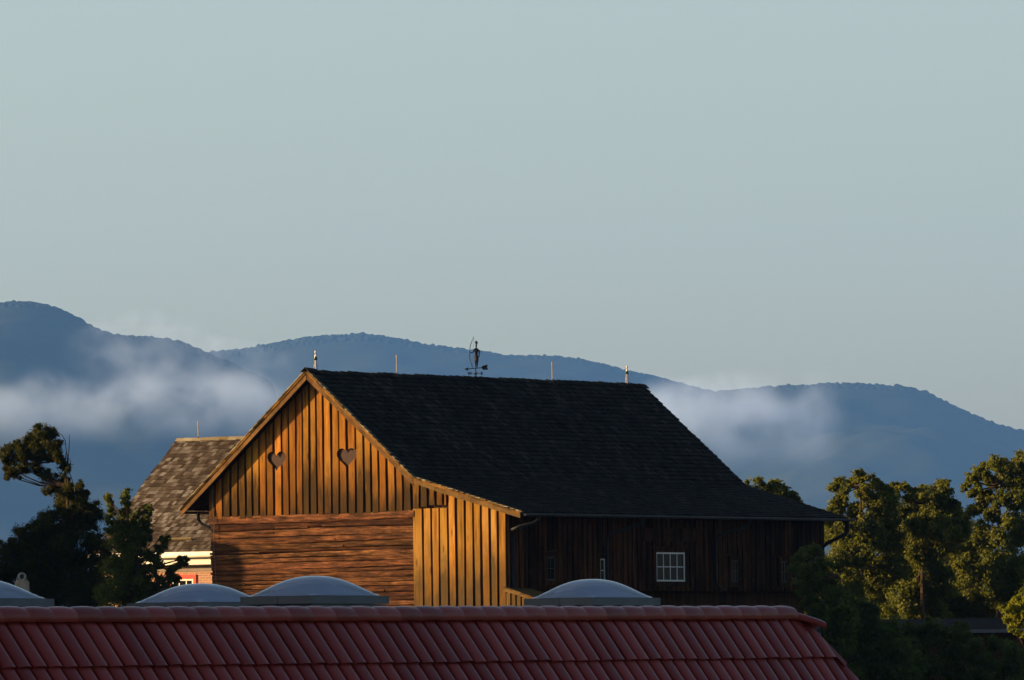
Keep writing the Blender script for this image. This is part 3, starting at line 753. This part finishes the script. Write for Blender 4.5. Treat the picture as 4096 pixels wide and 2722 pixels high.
fv = [vv(1907,1427), vv(1907,1415), vv(1907,1403), vv(1907,1393), vv(1906.5,1386), vv(1906.5,1381), vv(1906.8,1374), vv(1907.2,1369.5),
      vv(1899.5,1391), vv(1896,1400), vv(1889,1404,-.02), vv(1882.5,1402,-.03),
      vv(1913.5,1391), vv(1918,1401,-.01), vv(1918.5,1414,-.02), vv(1917,1425,-.03),
      vv(1903.5,1437), vv(1903.3,1450), vv(1903.8,1462), vv(1903,1464,-.05),
      vv(1910.8,1437), vv(1910,1450), vv(1909,1462), vv(1910,1464,-.05)]
fe = [(0,1),(1,2),(2,3),(3,4),(4,5),(5,6),(6,7),(3,8),(8,9),(9,10),(10,11),(3,12),(12,13),(13,14),(14,15),(0,16),(16,17),(17,18),(18,19),(0,20),(20,21),(21,22),(22,23)]
fr = [.062,.052,.058,.055,.022,.026,.034,.02, .03,.022,.018,.014, .03,.023,.019,.013, .036,.027,.018,.014, .036,.027,.018,.014]
skin_mesh('figure', fv, fe, fr, M['iron'], vane)
mb = MB(); mb.lathe([(.066,.09),(.07,.0),(.072,-.07),(.066,-.075),(.05,.0)], 12, .5, vv(1907,1428)); obj('loincloth', mb, M['iron'], vane)
mb = MB(); b0 = vv(1907.5,1372)
for dx, dz in ((-.045,.12),(-.012,.15),(.02,.135),(.052,.09)):
    mb.prism([b0+Vector((-.012,0,-.01)), b0+Vector((.012,0,-.01)), b0+Vector((dx*.7+.018,0,dz*.7)), b0+Vector((dx,0,dz)), b0+Vector((dx*.7-.016,0,dz*.7))], (0,.01,0))
obj('feather_headdress', mb, M['iron'], vane)
mb = MB()
bow = [(1897.5,1338),(1894,1349),(1888,1362),(1883.5,1376),(1881,1390),(1880.8,1403),(1880,1417),(1881.5,1430),(1885,1444),(1888.5,1456),(1891,1467)]
mb.tube([vv(x, y, -.03) for x, y in bow], [.006,.009,.012,.014,.015,.015,.015,.014,.012,.01,.008], 6)
mb.tube([vv(1897.5,1339,-.03), vv(1895.5,1395,-.03), vv(1891,1466,-.03)], .003, 4); obj('bow', mb, M['iron'], vane)
mb = MB(); mb.tube([vv(1912,1388,.05), vv(1921,1398,.06), vv(1919,1412,.05)], [.018,.016,.012], 6); mb.tube([vv(1920,1398,.05), vv(1922,1394,.05)], .012, 5); obj('quiver', mb, M['iron'], vane)

# ------------------------------------------------------------------ house behind, left
HD = 300.0; hp = at(712, 1760, HD); house = empty('house', (hp.x, hp.y, 0), -TH)
tag(house, 'brick house with a weathered grey shake roof and white gutter behind the barn', 'house')
HR = hp.z; HDROP = 4.10; HRUN = 5.25; HLEN = 11.0; HE = HR - HDROP
hs = Vector((0, -HRUN, -HDROP)).normalized(); hn = Vector((0, -HDROP, HRUN)).normalized(); hnb = Vector((0, HDROP, HRUN)).normalized(); hsb = Vector((0, HRUN, -HDROP)).normalized()
mb = MB(); shakes(mb, (0, -HRUN, HE), (1,0,0), HLEN, hs, math.hypot(HRUN,HDROP), hn, .215, (.10,.22), .02)
shakes(mb, (0, HRUN, HE), (1,0,0), HLEN, hsb, math.hypot(HRUN,HDROP), hnb, .215, (.10,.22), .02)
hroof = obj('roof', mb, M['house_shakes'], house)
mb = MB()
for sg in (-1, 1):
    A = Vector((0.02, sg*HRUN, HE)); B = Vector((0.02, 0, HR)); off = Vector((0,0,-.09)); e = Vector((HLEN-.1,0,0))
    mb.hexa([A+off, B+off, B+off+e, A+off+e, A, B, B+e, A+e])
obj('roof_deck', mb, M['under'], house)
mb = MB(); x = -.03
while x < HLEN:
    ln = rng.uniform(.3, .42)
    for sg, n_ in ((-1, hn), (1, hnb)):
        mb.para((x, 0, HR+.035+rng.uniform(0,.02)), (ln*1.08,0,-.02), Vector((0, sg*HRUN, -HDROP)).normalized()*.17, n_*.02, rng.uniform(.6,1))
    x += ln
obj('ridge_cap', mb, M['edge'], house)
p = [None, None]
mb = MB(); k0 = (2178-1760)/(2232-1760)
mb.para(Vector((2.75, -HRUN*k0, HR-HDROP*k0)) + hn*.05, (1.15,0,0), hs*.07, hn*.06); obj('snow_guard', mb, M['edge'], house)
mb = MB(); r_ = .10
n = 8; vs = []; fs = []
mb.tube([(-.02, -HRUN-.09, HE-.06), (HLEN-.1, -HRUN-.09, HE-.06)], .105, 12); obj('gutter', mb, M['white'], house, True)
mb = MB(); mb.box(.03, HLEN-.12, -HRUN+.02, -HRUN+.06, HE-.40, HE-.19); mb.box(.05, HLEN-.12, -HRUN+.062, -HRUN+.3, HE-.42, HE-.39); obj('fascia', mb, M['white'], house)
mb = MB(); wy = -HRUN + .32
mb.prism([(.25, wy, -.2), (.25, wy, HE-.2), (.25, 0, HR-.3), (.25, -wy, HE-.2), (.25, -wy, -.2)], (HLEN-.7, 0, 0)); obj('wall', mb, M['brick'], house)
mb = MB(); mb.box(.22, HLEN-.5, wy-.03, wy-.002, HE-.62, HE-.42); obj('frieze', mb, M['plaster'], house)
# window with red surround, brick pier
HM = Matrix.Translation((hp.x, hp.y, 0)) @ Matrix.Rotation(-TH, 4, 'Z'); HMI = HM.inverted()
def on_house(px, py, yv):
    o = HMI @ Vector((0,0,CZ)); q = HMI @ at(px, py, HD); dv = q - o; k = (yv-o.y)/dv.y; return o + dv*k
a = on_house(690, 2318, wy); c = on_house(776, 2400, wy)
mb = MB(); fw = .06
for (x0,x1,z0,z1) in ((a.x,a.x+fw,c.z,a.z),(c.x-fw,c.x,c.z,a.z),(a.x+fw,c.x-fw,a.z-fw,a.z),(a.x+fw,c.x-fw,c.z,c.z+fw)): mb.box(x0,x1,wy-.03,wy+.01,z0,z1)
for k in (1,2): xx = a.x+(c.x-a.x)*k/3; mb.box(xx-.02,xx+.02,wy-.024,wy,c.z+fw,a.z-fw)
hw = obj('window', mb, M['white'], house)
mb = MB(); mb.box(a.x+.03, c.x-.03, wy-.015, wy+.004, c.z+.03, a.z-.03); obj('pane', mb, M['glass'], hw)
mb = MB()
for (x0,x1,z0,z1) in ((a.x-.14,a.x-.004,c.z-.1,a.z+.15),(c.x+.004,c.x+.12,c.z-.1,a.z+.15),(a.x-.004,c.x+.004,a.z+.004,a.z+.15)): mb.box(x0,x1,wy-.045,wy-.004,z0,z1)
obj('casing', mb, M['redtrim'], hw)
pr = on_house(795, 2290, wy-.08); pe = on_house(842, 2290, wy-.08)
mb = MB(); mb.box(pr.x, pe.x+.5, wy-.1, wy-.004, 0, pr.z); obj('pier', mb, M['brick'], house)
lp = on_house(793, 1750, 0); plain_rod('lightning_rod', HM @ Vector((lp.x, 0, HR+.05)), .60, 'slim lightning rod on the ridge of the grey shake house roof')

# ------------------------------------------------------------------ red tiled building in the foreground
S_ = 1.25; D0 = 57.0*S_; D1 = 67.0*S_
q0 = at(0, 2446, D0); q1 = at(3172, 2440, D1)
rd = Vector((q1.x-q0.x, q1.y-q0.y, 0)); RL = rd.length; rd.normalize()
RA = math.atan2(rd.y, rd.x); ZRG = q0.z; dzr = (q1.z-q0.z)/RL
LEFT = 4.0
rb = empty('tiled_building', (q0.x, q0.y, 0), RA)          # local x along ridge, local -y towards the camera side
tag(rb, 'low building with a steep red clay tile roof in the foreground', 'building')
SLP = 1/.63; sn = Vector((0, -1, -SLP)).normalized(); fn = Vector((0, -SLP, 1)).normalized(); al = math.atan(dzr)
XA = Vector((1, 0, dzr))
smooth_flags = []; PIT = .192*S_; EXP = .385*S_; NR = 5
mb = MB(); prof = [(.055,-.002),(.075,.003),(.14,.007),(.35,.012),(.58,.014),(.74,.0125),(.83,.009),(.89,.003),(.925,-.006),(.945,-.02)]
slotp = [(.945,-.038),(1.05,-.038),(1.0535,-.003)]
for row in range(NR):
    s0 = .02*S_ + row*EXP - .05; s1 = .46*S_ + row*EXP
    if row == 0: s0 = .02
    i0 = -int(LEFT/PIT); i1 = int((RL + 2.4)/PIT)
    for i in range(i0, i1):
        r = rng.random(); jx = rng.uniform(-.002,.002); jl = rng.uniform(-.005,.005); js = rng.uniform(-.003,.004)
        vs = []
        for (f, hgt) in prof:
            x = (i + f)*PIT + jx; base = Vector((0,0,ZRG)) + XA*x
            h0_ = hgt*S_ - .012; h1_ = hgt*S_ + .018*S_ + js
            vs += [base + sn*s0 + fn*h0_, base + sn*(s1+jl) + fn*h1_, base + sn*(s1+jl) + fn*(h1_-.022*S_)]
        fs = []
        vb = [vs[3*k+j] for k in range(len(prof)) for j in (1,2)]
        mb.add(vb, [(2*k, 2*k+1, 2*k+3, 2*k+2) for k in range(len(prof)-1)], r)
        for k in range(len(prof)-1):
            a_ = 3*k; fs += [(a_, a_+1, a_+4, a_+3)]
        mb.add(vs, fs, r)
        vs = []
        for (f, hgt) in slotp:
            x = (i + f)*PIT + jx; base = Vector((0,0,ZRG)) + XA*x
            vs += [base + sn*s0 + fn*(hgt*S_ - .012), base + sn*(s1+jl-.004) + fn*(hgt*S_ + .018*S_ + js)]
        mb.add(vs, [(0,1,3,2), (2,3,5,4)], r)
        smooth_flags += [True]*0
tiles = obj('roof_tiles', mb, M['tile'], rb)
bm = bmesh.new(); bm.from_mesh(tiles.data)
hipn = Vector((1, 1, 0)).normalized()      # hip runs x = RL - y
bmesh.ops.bisect_plane(bm, geom=bm.verts[:]+bm.edges[:]+bm.faces[:], plane_co=Vector((RL+.03, 0, 0)), plane_no=Vector((1, 1, 0)).normalized(), clear_outer=True)
bm.to_mesh(tiles.data); bm.free()
tiles.data.polygons.foreach_set('use_smooth', [True]*len(tiles.data.polygons))
# roof body, hip end and wall
mb = MB(); run = 1.7
zt = lambda x: ZRG + dzr*x
A0 = Vector((-LEFT, 0, zt(-LEFT)-.03)); A1 = Vector((RL, 0, zt(RL)-.03))
drop = run*SLP
E0 = Vector((-LEFT, -run, A0.z-drop)); E1 = Vector((RL+run, -run, A1.z-drop)); H2 = Vector((RL+run, 9.0, A1.z-drop)); R2 = Vector((RL, 9.0, A1.z))
mb.add([A0, A1, E1, E0], [(0,1,2,3)], .3); mb.add([A1, R2, H2, E1], [(0,1,2,3)], .3)
obj('roof', mb, M['tile'], rb)
mb = MB(); mb.box(-LEFT, RL+run-.3, -run+.3, 9.0, -.2, E0.z+.05); obj('wall', mb, M['plaster'], rb)
mb = MB(); mb.box(-LEFT, RL-.06, .10, 9.0, E0.z+.06, ZRG-.16); obj('flat_roof', mb, M['deck'], rb)
# ridge caps
def cap(mb, p, ax, ln, r0, r1, r, squash=.9, n=10):
    ax = Vector(ax).normalized(); side = Vector((0,0,1)).cross(ax).normalized(); up = ax.cross(side).normalized(); vs = []; fs = []
    st = [(0, r1*.935, -.004), (.05, r1*.955, -.001), (.2, r1*.985, .003), (.45, r1*1.0, .006), (.7, r1*1.0, .006), (.9, r1*.985, .003), (1.0, r1*.97, .0)]
    for (f, R, dz_) in st:
        for k in range(n+1):
            a = math.pi*(-.12 + 1.24*k/n)
            vs.append(p + ax*(ln*f) + side*(R*math.cos(a)) + up*(R*squash*math.sin(a) + dz_))
    for i in range(len(st)-1):
        for k in range(n): a = i*(n+1)+k; fs.append((a, a+1, a+n+2, a+n+1))
    mb.add(vs, fs, r)
mb = MB(); CP = .31*S_; x = -LEFT
while x < RL - CP*.75:
    cap(mb, Vector((x, 0, zt(x)-.049*S_+rng.uniform(-.002,.002))), XA + Vector((0, rng.uniform(-.006,.006), 0)), CP*1.12, .083*S_, .086*S_, rng.random())
    x += CP
obj('ridge_cap', mb, M['tile'], rb, True)
mb = MB(); cap(mb, Vector((RL-.14, 0, zt(RL)-.046*S_)), Vector((1, -.42, -.27)), .37*S_, .082*S_, .062*S_, .6, .75); obj('ridge_end_tile', mb, M['tile'], rb, True)
mb = MB(); hd = Vector((1, -1, -SLP)); hl = hd.length; hdn = hd.normalized()
s = .14
for k in range(6):
    p = Vector((RL+.03, 0, zt(RL)+.03)) + hdn*s
    up_ = Vector((1,1,0)).normalized().cross(hdn).normalized()
    if up_.z < 0: up_ = -up_
    sd = hdn.cross(up_).normalized()
    if sd.x > 0: sd = -sd
    L_ = EXP*1.32
    mb.add([p+up_*.0, p+hdn*L_+up_*.03, p+hdn*L_+up_*.03+sd*.06-up_*.05, p+sd*.06-up_*.05, p-up_*.014, p+hdn*L_+up_*.014, p+hdn*L_-sd*.06-up_*.05, p-sd*.06-up_*.07],
           [(0,1,2,3), (0,1,5,4), (4,5,6,7), (1,2,6,5)], rng.random())
    s += EXP*1.22
obj('hip_tiles', mb, M['tile'], rb)

# skylights on the flat roof
RM = Matrix.Translation((q0.x, q0.y, 0)) @ Matrix.Rotation(RA, 4, 'Z'); RMI = RM.inverted()
ZC = CZ + .795
def sky_unit(label, cx, d, wx, wy):
    c = at(cx, 2390, d); o = empty('skylight', (c.x, c.y, ZRG-.155), RA)
    tag(o, label, 'skylight', 'domed skylights on the flat roof')
    top = ZC - (ZRG-.155); hx, hy = wx/2, wy/2
    mb = MB(); mb.box(-hx+.05, hx-.05, -hy+.05, hy-.05, 0, top-.075); 
    mb.box(-hx+.02, hx-.02, -hy+.02, hy-.02, top-.105, top-.078); mb.box(-hx, hx, -hy, hy, top-.072, top)
    mb.box(-hx-.004, hx+.004, -.014, .014, top-.071, top+.002)
    obj('curb', mb, M['curb'], o)
    for nm, sc, hh in (('dome', .93, .185), ('inner_dome', .82, .112)):
        n = 22; vs = []; fs = []
        for i in range(n+1):
            for j in range(n+1):
                a, b_ = -1+2*i/n, -1+2*j/n
                fz = max(0.0, (1-abs(a)**2.3)*(1-abs(b_)**2.3))**.85
                rr = max(abs(a), abs(b_))
                vs.append((a*hx*sc, b_*hy*sc, top + .004 + hh*fz))
        for i in range(n):
            for j in range(n): q = i*(n+1)+j; fs.append((q, q+1, q+n+2, q+n+1))
        mb = MB(); mb.add(vs, fs); obj(nm, mb, M['acrylic'] if nm == 'dome' else M['acrylic_inner'], o, True)
    return o
sky_unit('leftmost domed skylight, cut by the picture edge, beside the stone post', -95, 76.5, 1.38, .78)
sky_unit('lower domed skylight standing farther back, left of the domed skylight before the log wall', 802, 82.5, 1.38, .82)
sky_unit('domed skylight on a grey curb before the log wall of the barn', 1260, 77.8, 1.38, .76)
sky_unit('rightmost domed skylight below the shaded long wall of the barn', 2370, 83.0, 1.38, .76)
# small post with a ring on the flat roof
pp = at(88, 2345, 88.0); post = empty('post', (pp.x, pp.y, ZRG-.155), .3)
tag(post, 'short weathered stone post with a metal ring on top behind the leftmost skylight', 'post')
pt = at(88, 2320, 88.0).z - (ZRG-.155)
mb = MB(); mb.box(-.062,.062,-.062,.062,0,pt-.02); mb.box(-.05,.05,-.05,.05,pt-.02,pt); obj('shaft', mb, M['stone'], post)
mb = MB(); mb.tube([(.035*math.cos(a), 0, pt+.03+.035*math.sin(a)) for a in [2*math.pi*k/14 for k in range(15)]], .013, 6); obj('ring', mb, M['copper'], post)

# ------------------------------------------------------------------ shed under the right hand trees
sp = at(3560, 2535, 292.0); shed = empty('shed', (sp.x, sp.y, 0), -.06)
tag(shed, 'dark low shed with a pale eave board under the trees at the right', 'shed')
ez = sp.z
mb = MB(); mb.box(-3.2, 5.5, .3, 4.5, -.2, ez-.02); obj('wall', mb, M['under'], shed)
mb = MB(); mb.prism([(-3.4, -.05, ez+.02), (-3.4, 2.4, ez+.5), (-3.4, 4.9, ez+.02), (-3.4, 4.9, ez-.05), (-3.4, -.05, ez-.05)], (9.1,0,0)); obj('roof', mb, M['shakes'], shed)
mb = MB(); mb.box(-3.5, 5.7, -.14, -.055, ez-.02, ez+.10); obj('eave_board', mb, M['curb'], shed)

# ------------------------------------------------------------------ trees
def leaves(name, C, size, rs, material, parent, up_bias=.35, rnd=None, aspect=.55, droop=0.0, outward=None):
    n = len(C); nv = rs.normal(size=(n,3))*.75; nv[:,2] += up_bias*.8
    if outward is not None: nv += outward*.72
    nv /= np.linalg.norm(nv, axis=1, keepdims=True)
    tv = rs.normal(size=(n,3)); tv[:,2] -= droop; tv -= nv*np.sum(tv*nv, axis=1, keepdims=True); tv /= np.linalg.norm(tv, axis=1, keepdims=True)
    bv = np.cross(nv, tv); s = (size*rs.uniform(.6, 1.35, size=n))[:,None]
    V = np.stack([C - tv*s*.5, C + bv*s*aspect*.5 + nv*s*.08, C + tv*s*.5, C - bv*s*aspect*.5 + nv*s*.08], 1).reshape(-1,3)
    Fq = np.arange(4*n).reshape(n,4)
    if rnd is None: rnd = rs.random(n)
    return grid_obj(name, V, Fq, material, parent, rnd)
def tree(name, label, cat, clusters, d, spread, leaf, dens, material, trunk, seed, group=None, up_bias=.35, tuft=.56, fill=1.0, flat=1.0, droop=0.0, bark='bark', twigs=None, yoff=0.0, rbias=0.0, extra=2, aspect=.55):
    """clusters: (view x, view y, view radius); trunk: list of (view x, view y) from foot to top, foot goes down to the ground"""
    rs = np.random.default_rng(seed); pr_ = random.Random(seed)
    k = d/F*1.73634
    fx = atv(trunk[0][0], trunk[0][1], d); root = empty(name, (fx.x, fx.y, 0)); base = Vector((fx.x, fx.y, 0))
    tag(root, label, cat, group)
    cs = []
    for (x, y, r_) in clusters:
        dy = pr_.uniform(-1, 1)*spread
        p = atv(x, y, d + dy); cs.append((np.array(p - base), r_*k))
    ex = []
    for (c, r_) in cs:
        for _ in range(extra):
            v_ = rs.normal(size=3); v_ /= np.linalg.norm(v_); ex.append((c + v_*np.array([.75, 1.6, .75])*r_, r_*rs.uniform(.45, .8)))
    cs_all = cs + ex
    allC = []; allr = []; allN = []
    for (c, r_) in cs_all:
        nt_ = max(5, int(fill*16*(r_/(.5))**1.3)); tv = rs.normal(size=(nt_,3)); tv /= np.linalg.norm(tv, axis=1, keepdims=True)
        tc_ = c + tv*(r_*rs.uniform(.25, .95, size=(nt_,1)))*np.array([1,1,flat])
        tone = rs.random(nt_)
        m_ = int(dens*5.5*r_*r_/nt_)+6
        for q in range(nt_):
            rt = r_*tuft*rs.uniform(.6, 1.25)
            pv_ = rs.normal(size=(m_,3)); pv_ /= np.linalg.norm(pv_, axis=1, keepdims=True)
            pts = tc_[q] + pv_*(rt*np.minimum(np.abs(rs.normal(0, .62, size=(m_,1))), 1.25))*np.array([1,1,.8*flat])
            allC.append(pts); allN.append(pv_*.6 + tv[q]*.6); allr.append(np.clip(tone[q]*.55 + rs.random(m_)*.5 + rbias, 0, 1))
    leaves('crown', np.concatenate(allC), leaf, rs, material, root, up_bias, np.concatenate(allr), aspect=aspect, droop=droop, outward=np.concatenate(allN))
    mb = MB(); tp = [atv(x, y, d) - base for x, y in trunk]; tp = [Vector((tp[0].x, tp[0].y, -.2))] + tp
    n = len(tp); r0 = max(.05, .011*(tp[-1].z))
    mb.tube(tp, [r0*(1-.8*i/(n-1)) for i in range(n)], 8, .4)
    for (c, r_) in cs:
        c = Vector(c); best = min(tp[1:], key=lambda q: (q-c).length + max(0, q.z-c.z)*2)
        midp = best.lerp(c, .5) + Vector((pr_.uniform(-.15,.15), pr_.uniform(-.15,.15), -.08*(c-best).length))
        mb.tube([best, midp, c], [r0*.33, r0*.2, r0*.08], 5, .5)
        for _ in range(3):
            e = c + Vector((pr_.gauss(0,1), pr_.gauss(0,1), abs(pr_.gauss(0,.8)))).normalized()*r_*.9
            mb.tube([c.lerp(midp, .3), c.lerp(e, .5)+Vector((0,0,.04)), e], [r0*.11, r0*.06, r0*.02], 4, .5)
    obj('trunk', mb, M[bark], root)
    if twigs:
        mb = MB()
        for tw in twigs: mb.tube([atv(x, y, d) - base for x, y in tw], [.022]+[.013]*(len(tw)-2)+[.005], 5, .5)
        obj('dead_twigs', mb, M['deadbark'], root)
    return root
GR = 'leafy trees beyond the barn at the right'
tree('leafy_tree', 'leafy tree whose top shows just above the lower edge of the barn roof', 'tree',
     [(1752,1112,15),(1768,1128,16),(1790,1118,17),(1806,1130,20),(1825,1146,14),(1838,1152,9),(1720,1118,10),(1745,1140,22),(1785,1150,24),(1820,1165,24),(1770,1180,40)], 314, .6, .12, 1500, M["leaf_oak"],
     [(1780,1300),(1778,1200),(1776,1140)], 11, GR)
tree('leafy_tree', 'yellow-green leafy tree with a forked top just right of the barn eave', 'tree',
     [(1985,1098,20),(1968,1110,16),(2008,1112,20),(1928,1122,20),(1945,1130,16),(1990,1135,20),(1930,1165,26),(1960,1190,30),(1915,1195,22),(2010,1160,28),(2035,1145,26),(2040,1185,34),(1995,1215,36),(1945,1235,34),(1985,1265,42),(2040,1245,42),(1925,1290,34),(2000,1320,44),(1960,1350,40),(2050,1310,44)], 313, 1.2, .125, 1750, M["leaf_oak"],
     [(1985,1420),(1985,1300),(1982,1200),(1984,1120)], 12, GR)
tree('leafy_tree', 'broad leafy tree with two rounded tops in the middle of the right hand trees', 'tree',
     [(2058,1148,18),(2050,1175,24),(2062,1124,12),(2205,1180,18),(2212,1212,24),(2080,1122,14),(2062,1140,14),(2096,1142,18),(2120,1132,18),(2142,1148,22),(2165,1122,20),(2182,1135,20),(2160,1160,28),(2190,1165,22),(2110,1170,30),(2080,1190,34),(2150,1205,36),(2105,1235,42),(2175,1245,36),(2080,1275,40),(2135,1290,44),(2100,1340,44),(2160,1340,44),(2090,1385,36),(2150,1400,36)], 316, 1.2, .125, 1750, M["leaf_oak"],
     [(2125,1440),(2125,1320),(2130,1230),(2140,1160)], 13, GR)
tree('leafy_tree', 'tallest leafy tree with an open rounded crown at the right edge', 'tree',
     [(2290,1068,20),(2262,1082,18),(2315,1072,18),(2340,1066,20),(2365,1062,24),(2245,1105,18),(2280,1105,24),(2325,1105,28),(2360,1110,28),(2222,1122,12),(2238,1135,14),(2265,1140,22),(2300,1150,26),(2345,1155,28),(2250,1175,24),(2285,1190,22),(2330,1200,26),(2370,1195,30),(2260,1225,28),(2305,1240,30),(2355,1245,34),(2240,1270,34),(2290,1300,38),(2345,1310,40),(2250,1340,40),(2310,1370,40),(2360,1380,40),(2220,1310,30),(2205,1240,26)], 312, 1.0, .125, 1600, M["leaf_oak"],
     [(2300,1440),(2298,1320),(2300,1220),(2305,1120)], 14, GR, rbias=-.06)
tree('leafy_tree', 'dark leafy tree filling the gap behind the other right hand trees above the shed', 'tree',
     [(1850,1400,46),(1880,1370,40),(1835,1440,44),(1880,1450,50),(1930,1240,40),(1990,1230,50),(2060,1230,50),(2120,1230,50),(2190,1210,44),(2230,1240,44),(2200,1290,56),(2250,1330,56),(2150,1330,60),(2080,1330,60),(2010,1340,60),(1950,1320,50),(2320,1310,60),(2370,1330,60),(2210,1400,60),(2290,1410,60),(2350,1420,60),(2130,1410,60),(2050,1420,60),(1990,1430,60),(1930,1400,56)], 325, 1.5, .11, 2000, M['leaf_oak'],
     [(2180,1480),(2175,1400),(2170,1320),(2172,1260)], 21, GR, rbias=-.1)
tree('shade_tree', 'dark green tree standing before the far corner of the barn', 'tree',
     [(1838,1290,18),(1860,1275,18),(1828,1310,14),(1850,1320,26),(1880,1265,14),(1892,1300,24),(1885,1340,30),(1845,1360,20),(1912,1345,26),(1940,1372,26),(1915,1395,36),(1865,1385,18),(1858,1370,18),(1864,1345,16),(1872,1402,20),(1890,1420,26),(1880,1405,22),(1965,1405,30),(2010,1425,26),(1925,1440,44),(1985,1455,40),(2050,1455,34),(1935,1500,40),(2000,1520,46),(2065,1490,44),(1955,1560,40),(2030,1560,46),(2090,1540,44)], 271, 1.0, .14, 900, M['leaf_dark'],
     [(1960,1640),(1955,1500),(1945,1400),(1935,1330)], 15, droop=.8)
tree('shrub', 'dark shrub in deep shade below the pale eave board of the shed', 'shrub',
     [(2120,1480,30),(2105,1455,20),(2135,1462,18),(2085,1470,26),(2165,1470,24),(2200,1478,26),(2240,1482,22),(2290,1490,26),(2330,1492,22),(2180,1452,10),(2228,1462,12),(2150,1440,24),(2130,1530,40),(2190,1500,28),(2215,1450,18),(2200,1550,40),(2260,1520,34),(2270,1570,40),(2330,1540,40),(2350,1580,40),(2100,1590,40)], 273, .8, .11, 1300, M['leaf_dark'],
     [(2200,1680),(2195,1580),(2190,1520)], 16, droop=.5)
tree('bush', 'bright yellow-green sunlit bush at the right picture edge', 'bush',
     [(2330,1408,16),(2345,1388,18),(2356,1372,12),(2320,1428,10),(2336,1430,18),(2355,1415,24),(2375,1380,26),(2385,1425,30),(2330,1448,8),(2344,1456,9),(2365,1450,16),(2390,1470,24)], 236, .6, .085, 3200, M['leaf_yellow'],
     [(2385,1640),(2382,1520),(2380,1430)], 17)
tree('cedar_tree', 'tall dark cedar with a leaning ragged top and dead twigs at the left', 'tree',
     [(95,992,20),(80,1005,18),(110,1000,18),(118,1022,22),(88,1022,24),(60,1030,18),(35,1035,20),(14,1040,16),(20,1058,16),(45,1055,22),(70,1052,22),(100,1050,24),(18,1080,14),(32,1086,14),(55,1080,18),(85,1075,20),(128,1050,18),(142,1062,16),(40,1098,10),(15,1096,8),
      (148,1085,16),(110,1095,18),(130,1110,20),(150,1110,14),(112,1130,14),(165,1128,20),(180,1120,12),(140,1140,22),(175,1150,26),(150,1170,30),(195,1140,10),(190,1170,24),(215,1180,24),(205,1200,30),(160,1210,40),(110,1190,22),(88,1205,22),(120,1230,40),(60,1215,10),(52,1230,14),(75,1250,34),(30,1255,24),(10,1260,18),(45,1290,38),(110,1290,46),(175,1270,46),(220,1245,32),(15,1310,34),(70,1335,44),(140,1340,48),(205,1320,44),(-30,1280,40),(-20,1340,40),(240,1290,30),(30,1375,36),(110,1385,44),(190,1385,44),(240,1360,36)], 280, .9, .12, 2100, M['leaf_cedar'],
     [(165,1420),(166,1300),(160,1200),(152,1120),(150,1060)], 18, up_bias=.1, tuft=.6, droop=1.1, aspect=.26,
     twigs=[[(150,1070),(153,1040),(150,1015),(143,1003),(134,997)], [(156,1075),(158,1045),(160,1020),(160,1000)], [(156,1075),(155,1050),(152,1035)], [(152,1090),(162,1075),(163,1062),(157,1055)], [(158,1085),(166,1105),(172,1125)], [(172,1130),(180,1115),(188,1104),(191,1115),(191,1130)]])
tree('young_tree', 'young tree with upright leafy shoots before the grey shake house roof', 'tree',
     [(248,1142,8),(253,1160,8),(258,1178,9),(290,1140,11),(292,1160,13),(288,1182,16),(272,1200,16),(265,1225,20),(340,1168,12),(325,1180,10),(348,1182,7),(318,1195,16),(300,1215,22),(335,1205,12),(312,1240,24),(340,1225,14),(275,1255,28),(330,1255,12),(345,1240,9),(300,1285,32),(338,1278,14),(372,1240,8),(378,1250,7),(365,1262,9),(352,1285,14),(265,1310,36),(320,1325,30),(418,1290,9),(425,1300,8),(408,1308,11),(392,1322,12),(375,1340,16),(350,1355,22),(295,1360,36),(255,1375,34),(335,1385,26),(365,1375,14),(402,1335,8),(352,1320,20),(330,1350,24),(385,1365,14),(366,1300,10),(312,1330,28),(285,1330,30),(398,1352,9),(345,1375,22),(322,1395,26),(300,1400,30)] + [(a+(b-a)*f+((i*37) % 11-5), c+(e-c)*f+((i*53) % 9-4), 7+((i*29) % 5)) for (a,c,b,e) in ((300,1350,345,1166),(292,1330,312,1190),(318,1360,388,1238),(335,1375,428,1284),(262,1320,250,1140),(285,1300,293,1138),(345,1385,410,1330)) for i, f in enumerate([0,.12,.22,.33,.43,.52,.62,.72,.82,.92,1.0])], 273.3, .35, .115, 1150, M['leaf_dark'],
     [(300,1480),(298,1380),(296,1300),(292,1220)], 19, droop=.7, tuft=.75, aspect=.42, extra=1)

# ------------------------------------------------------------------ unseen buildings added out of view at the left to cast shade
def shade_caster(loc, lx, ly, h, rise, label):
    o = empty('shade_building', loc); tag(o, label, 'building')
    mb = MB(); mb.box(-lx/2, lx/2, -ly/2, ly/2, -.2, h); obj('wall', mb, M['side'], o)
    mb = MB(); mb.prism([(-lx/2-.4, -ly/2-.4, h-.1), (lx/2+.4, -ly/2-.4, h-.1), (0, -ly/2-.4, h+rise)], (0, ly+.8, 0)); obj('roof', mb, M['shakes'], o)
shade_caster((-31.0, 278.82, 0), 10.0, 12.4, 12.2, .9, 'unseen dark building added at the left to shade the cedar and log wall')
shade_caster((-20.0, 72.0, 0), 8.0, 60.0, 7.5, 2.4, 'unseen long dark building added at the left to shade the red tiled roof')
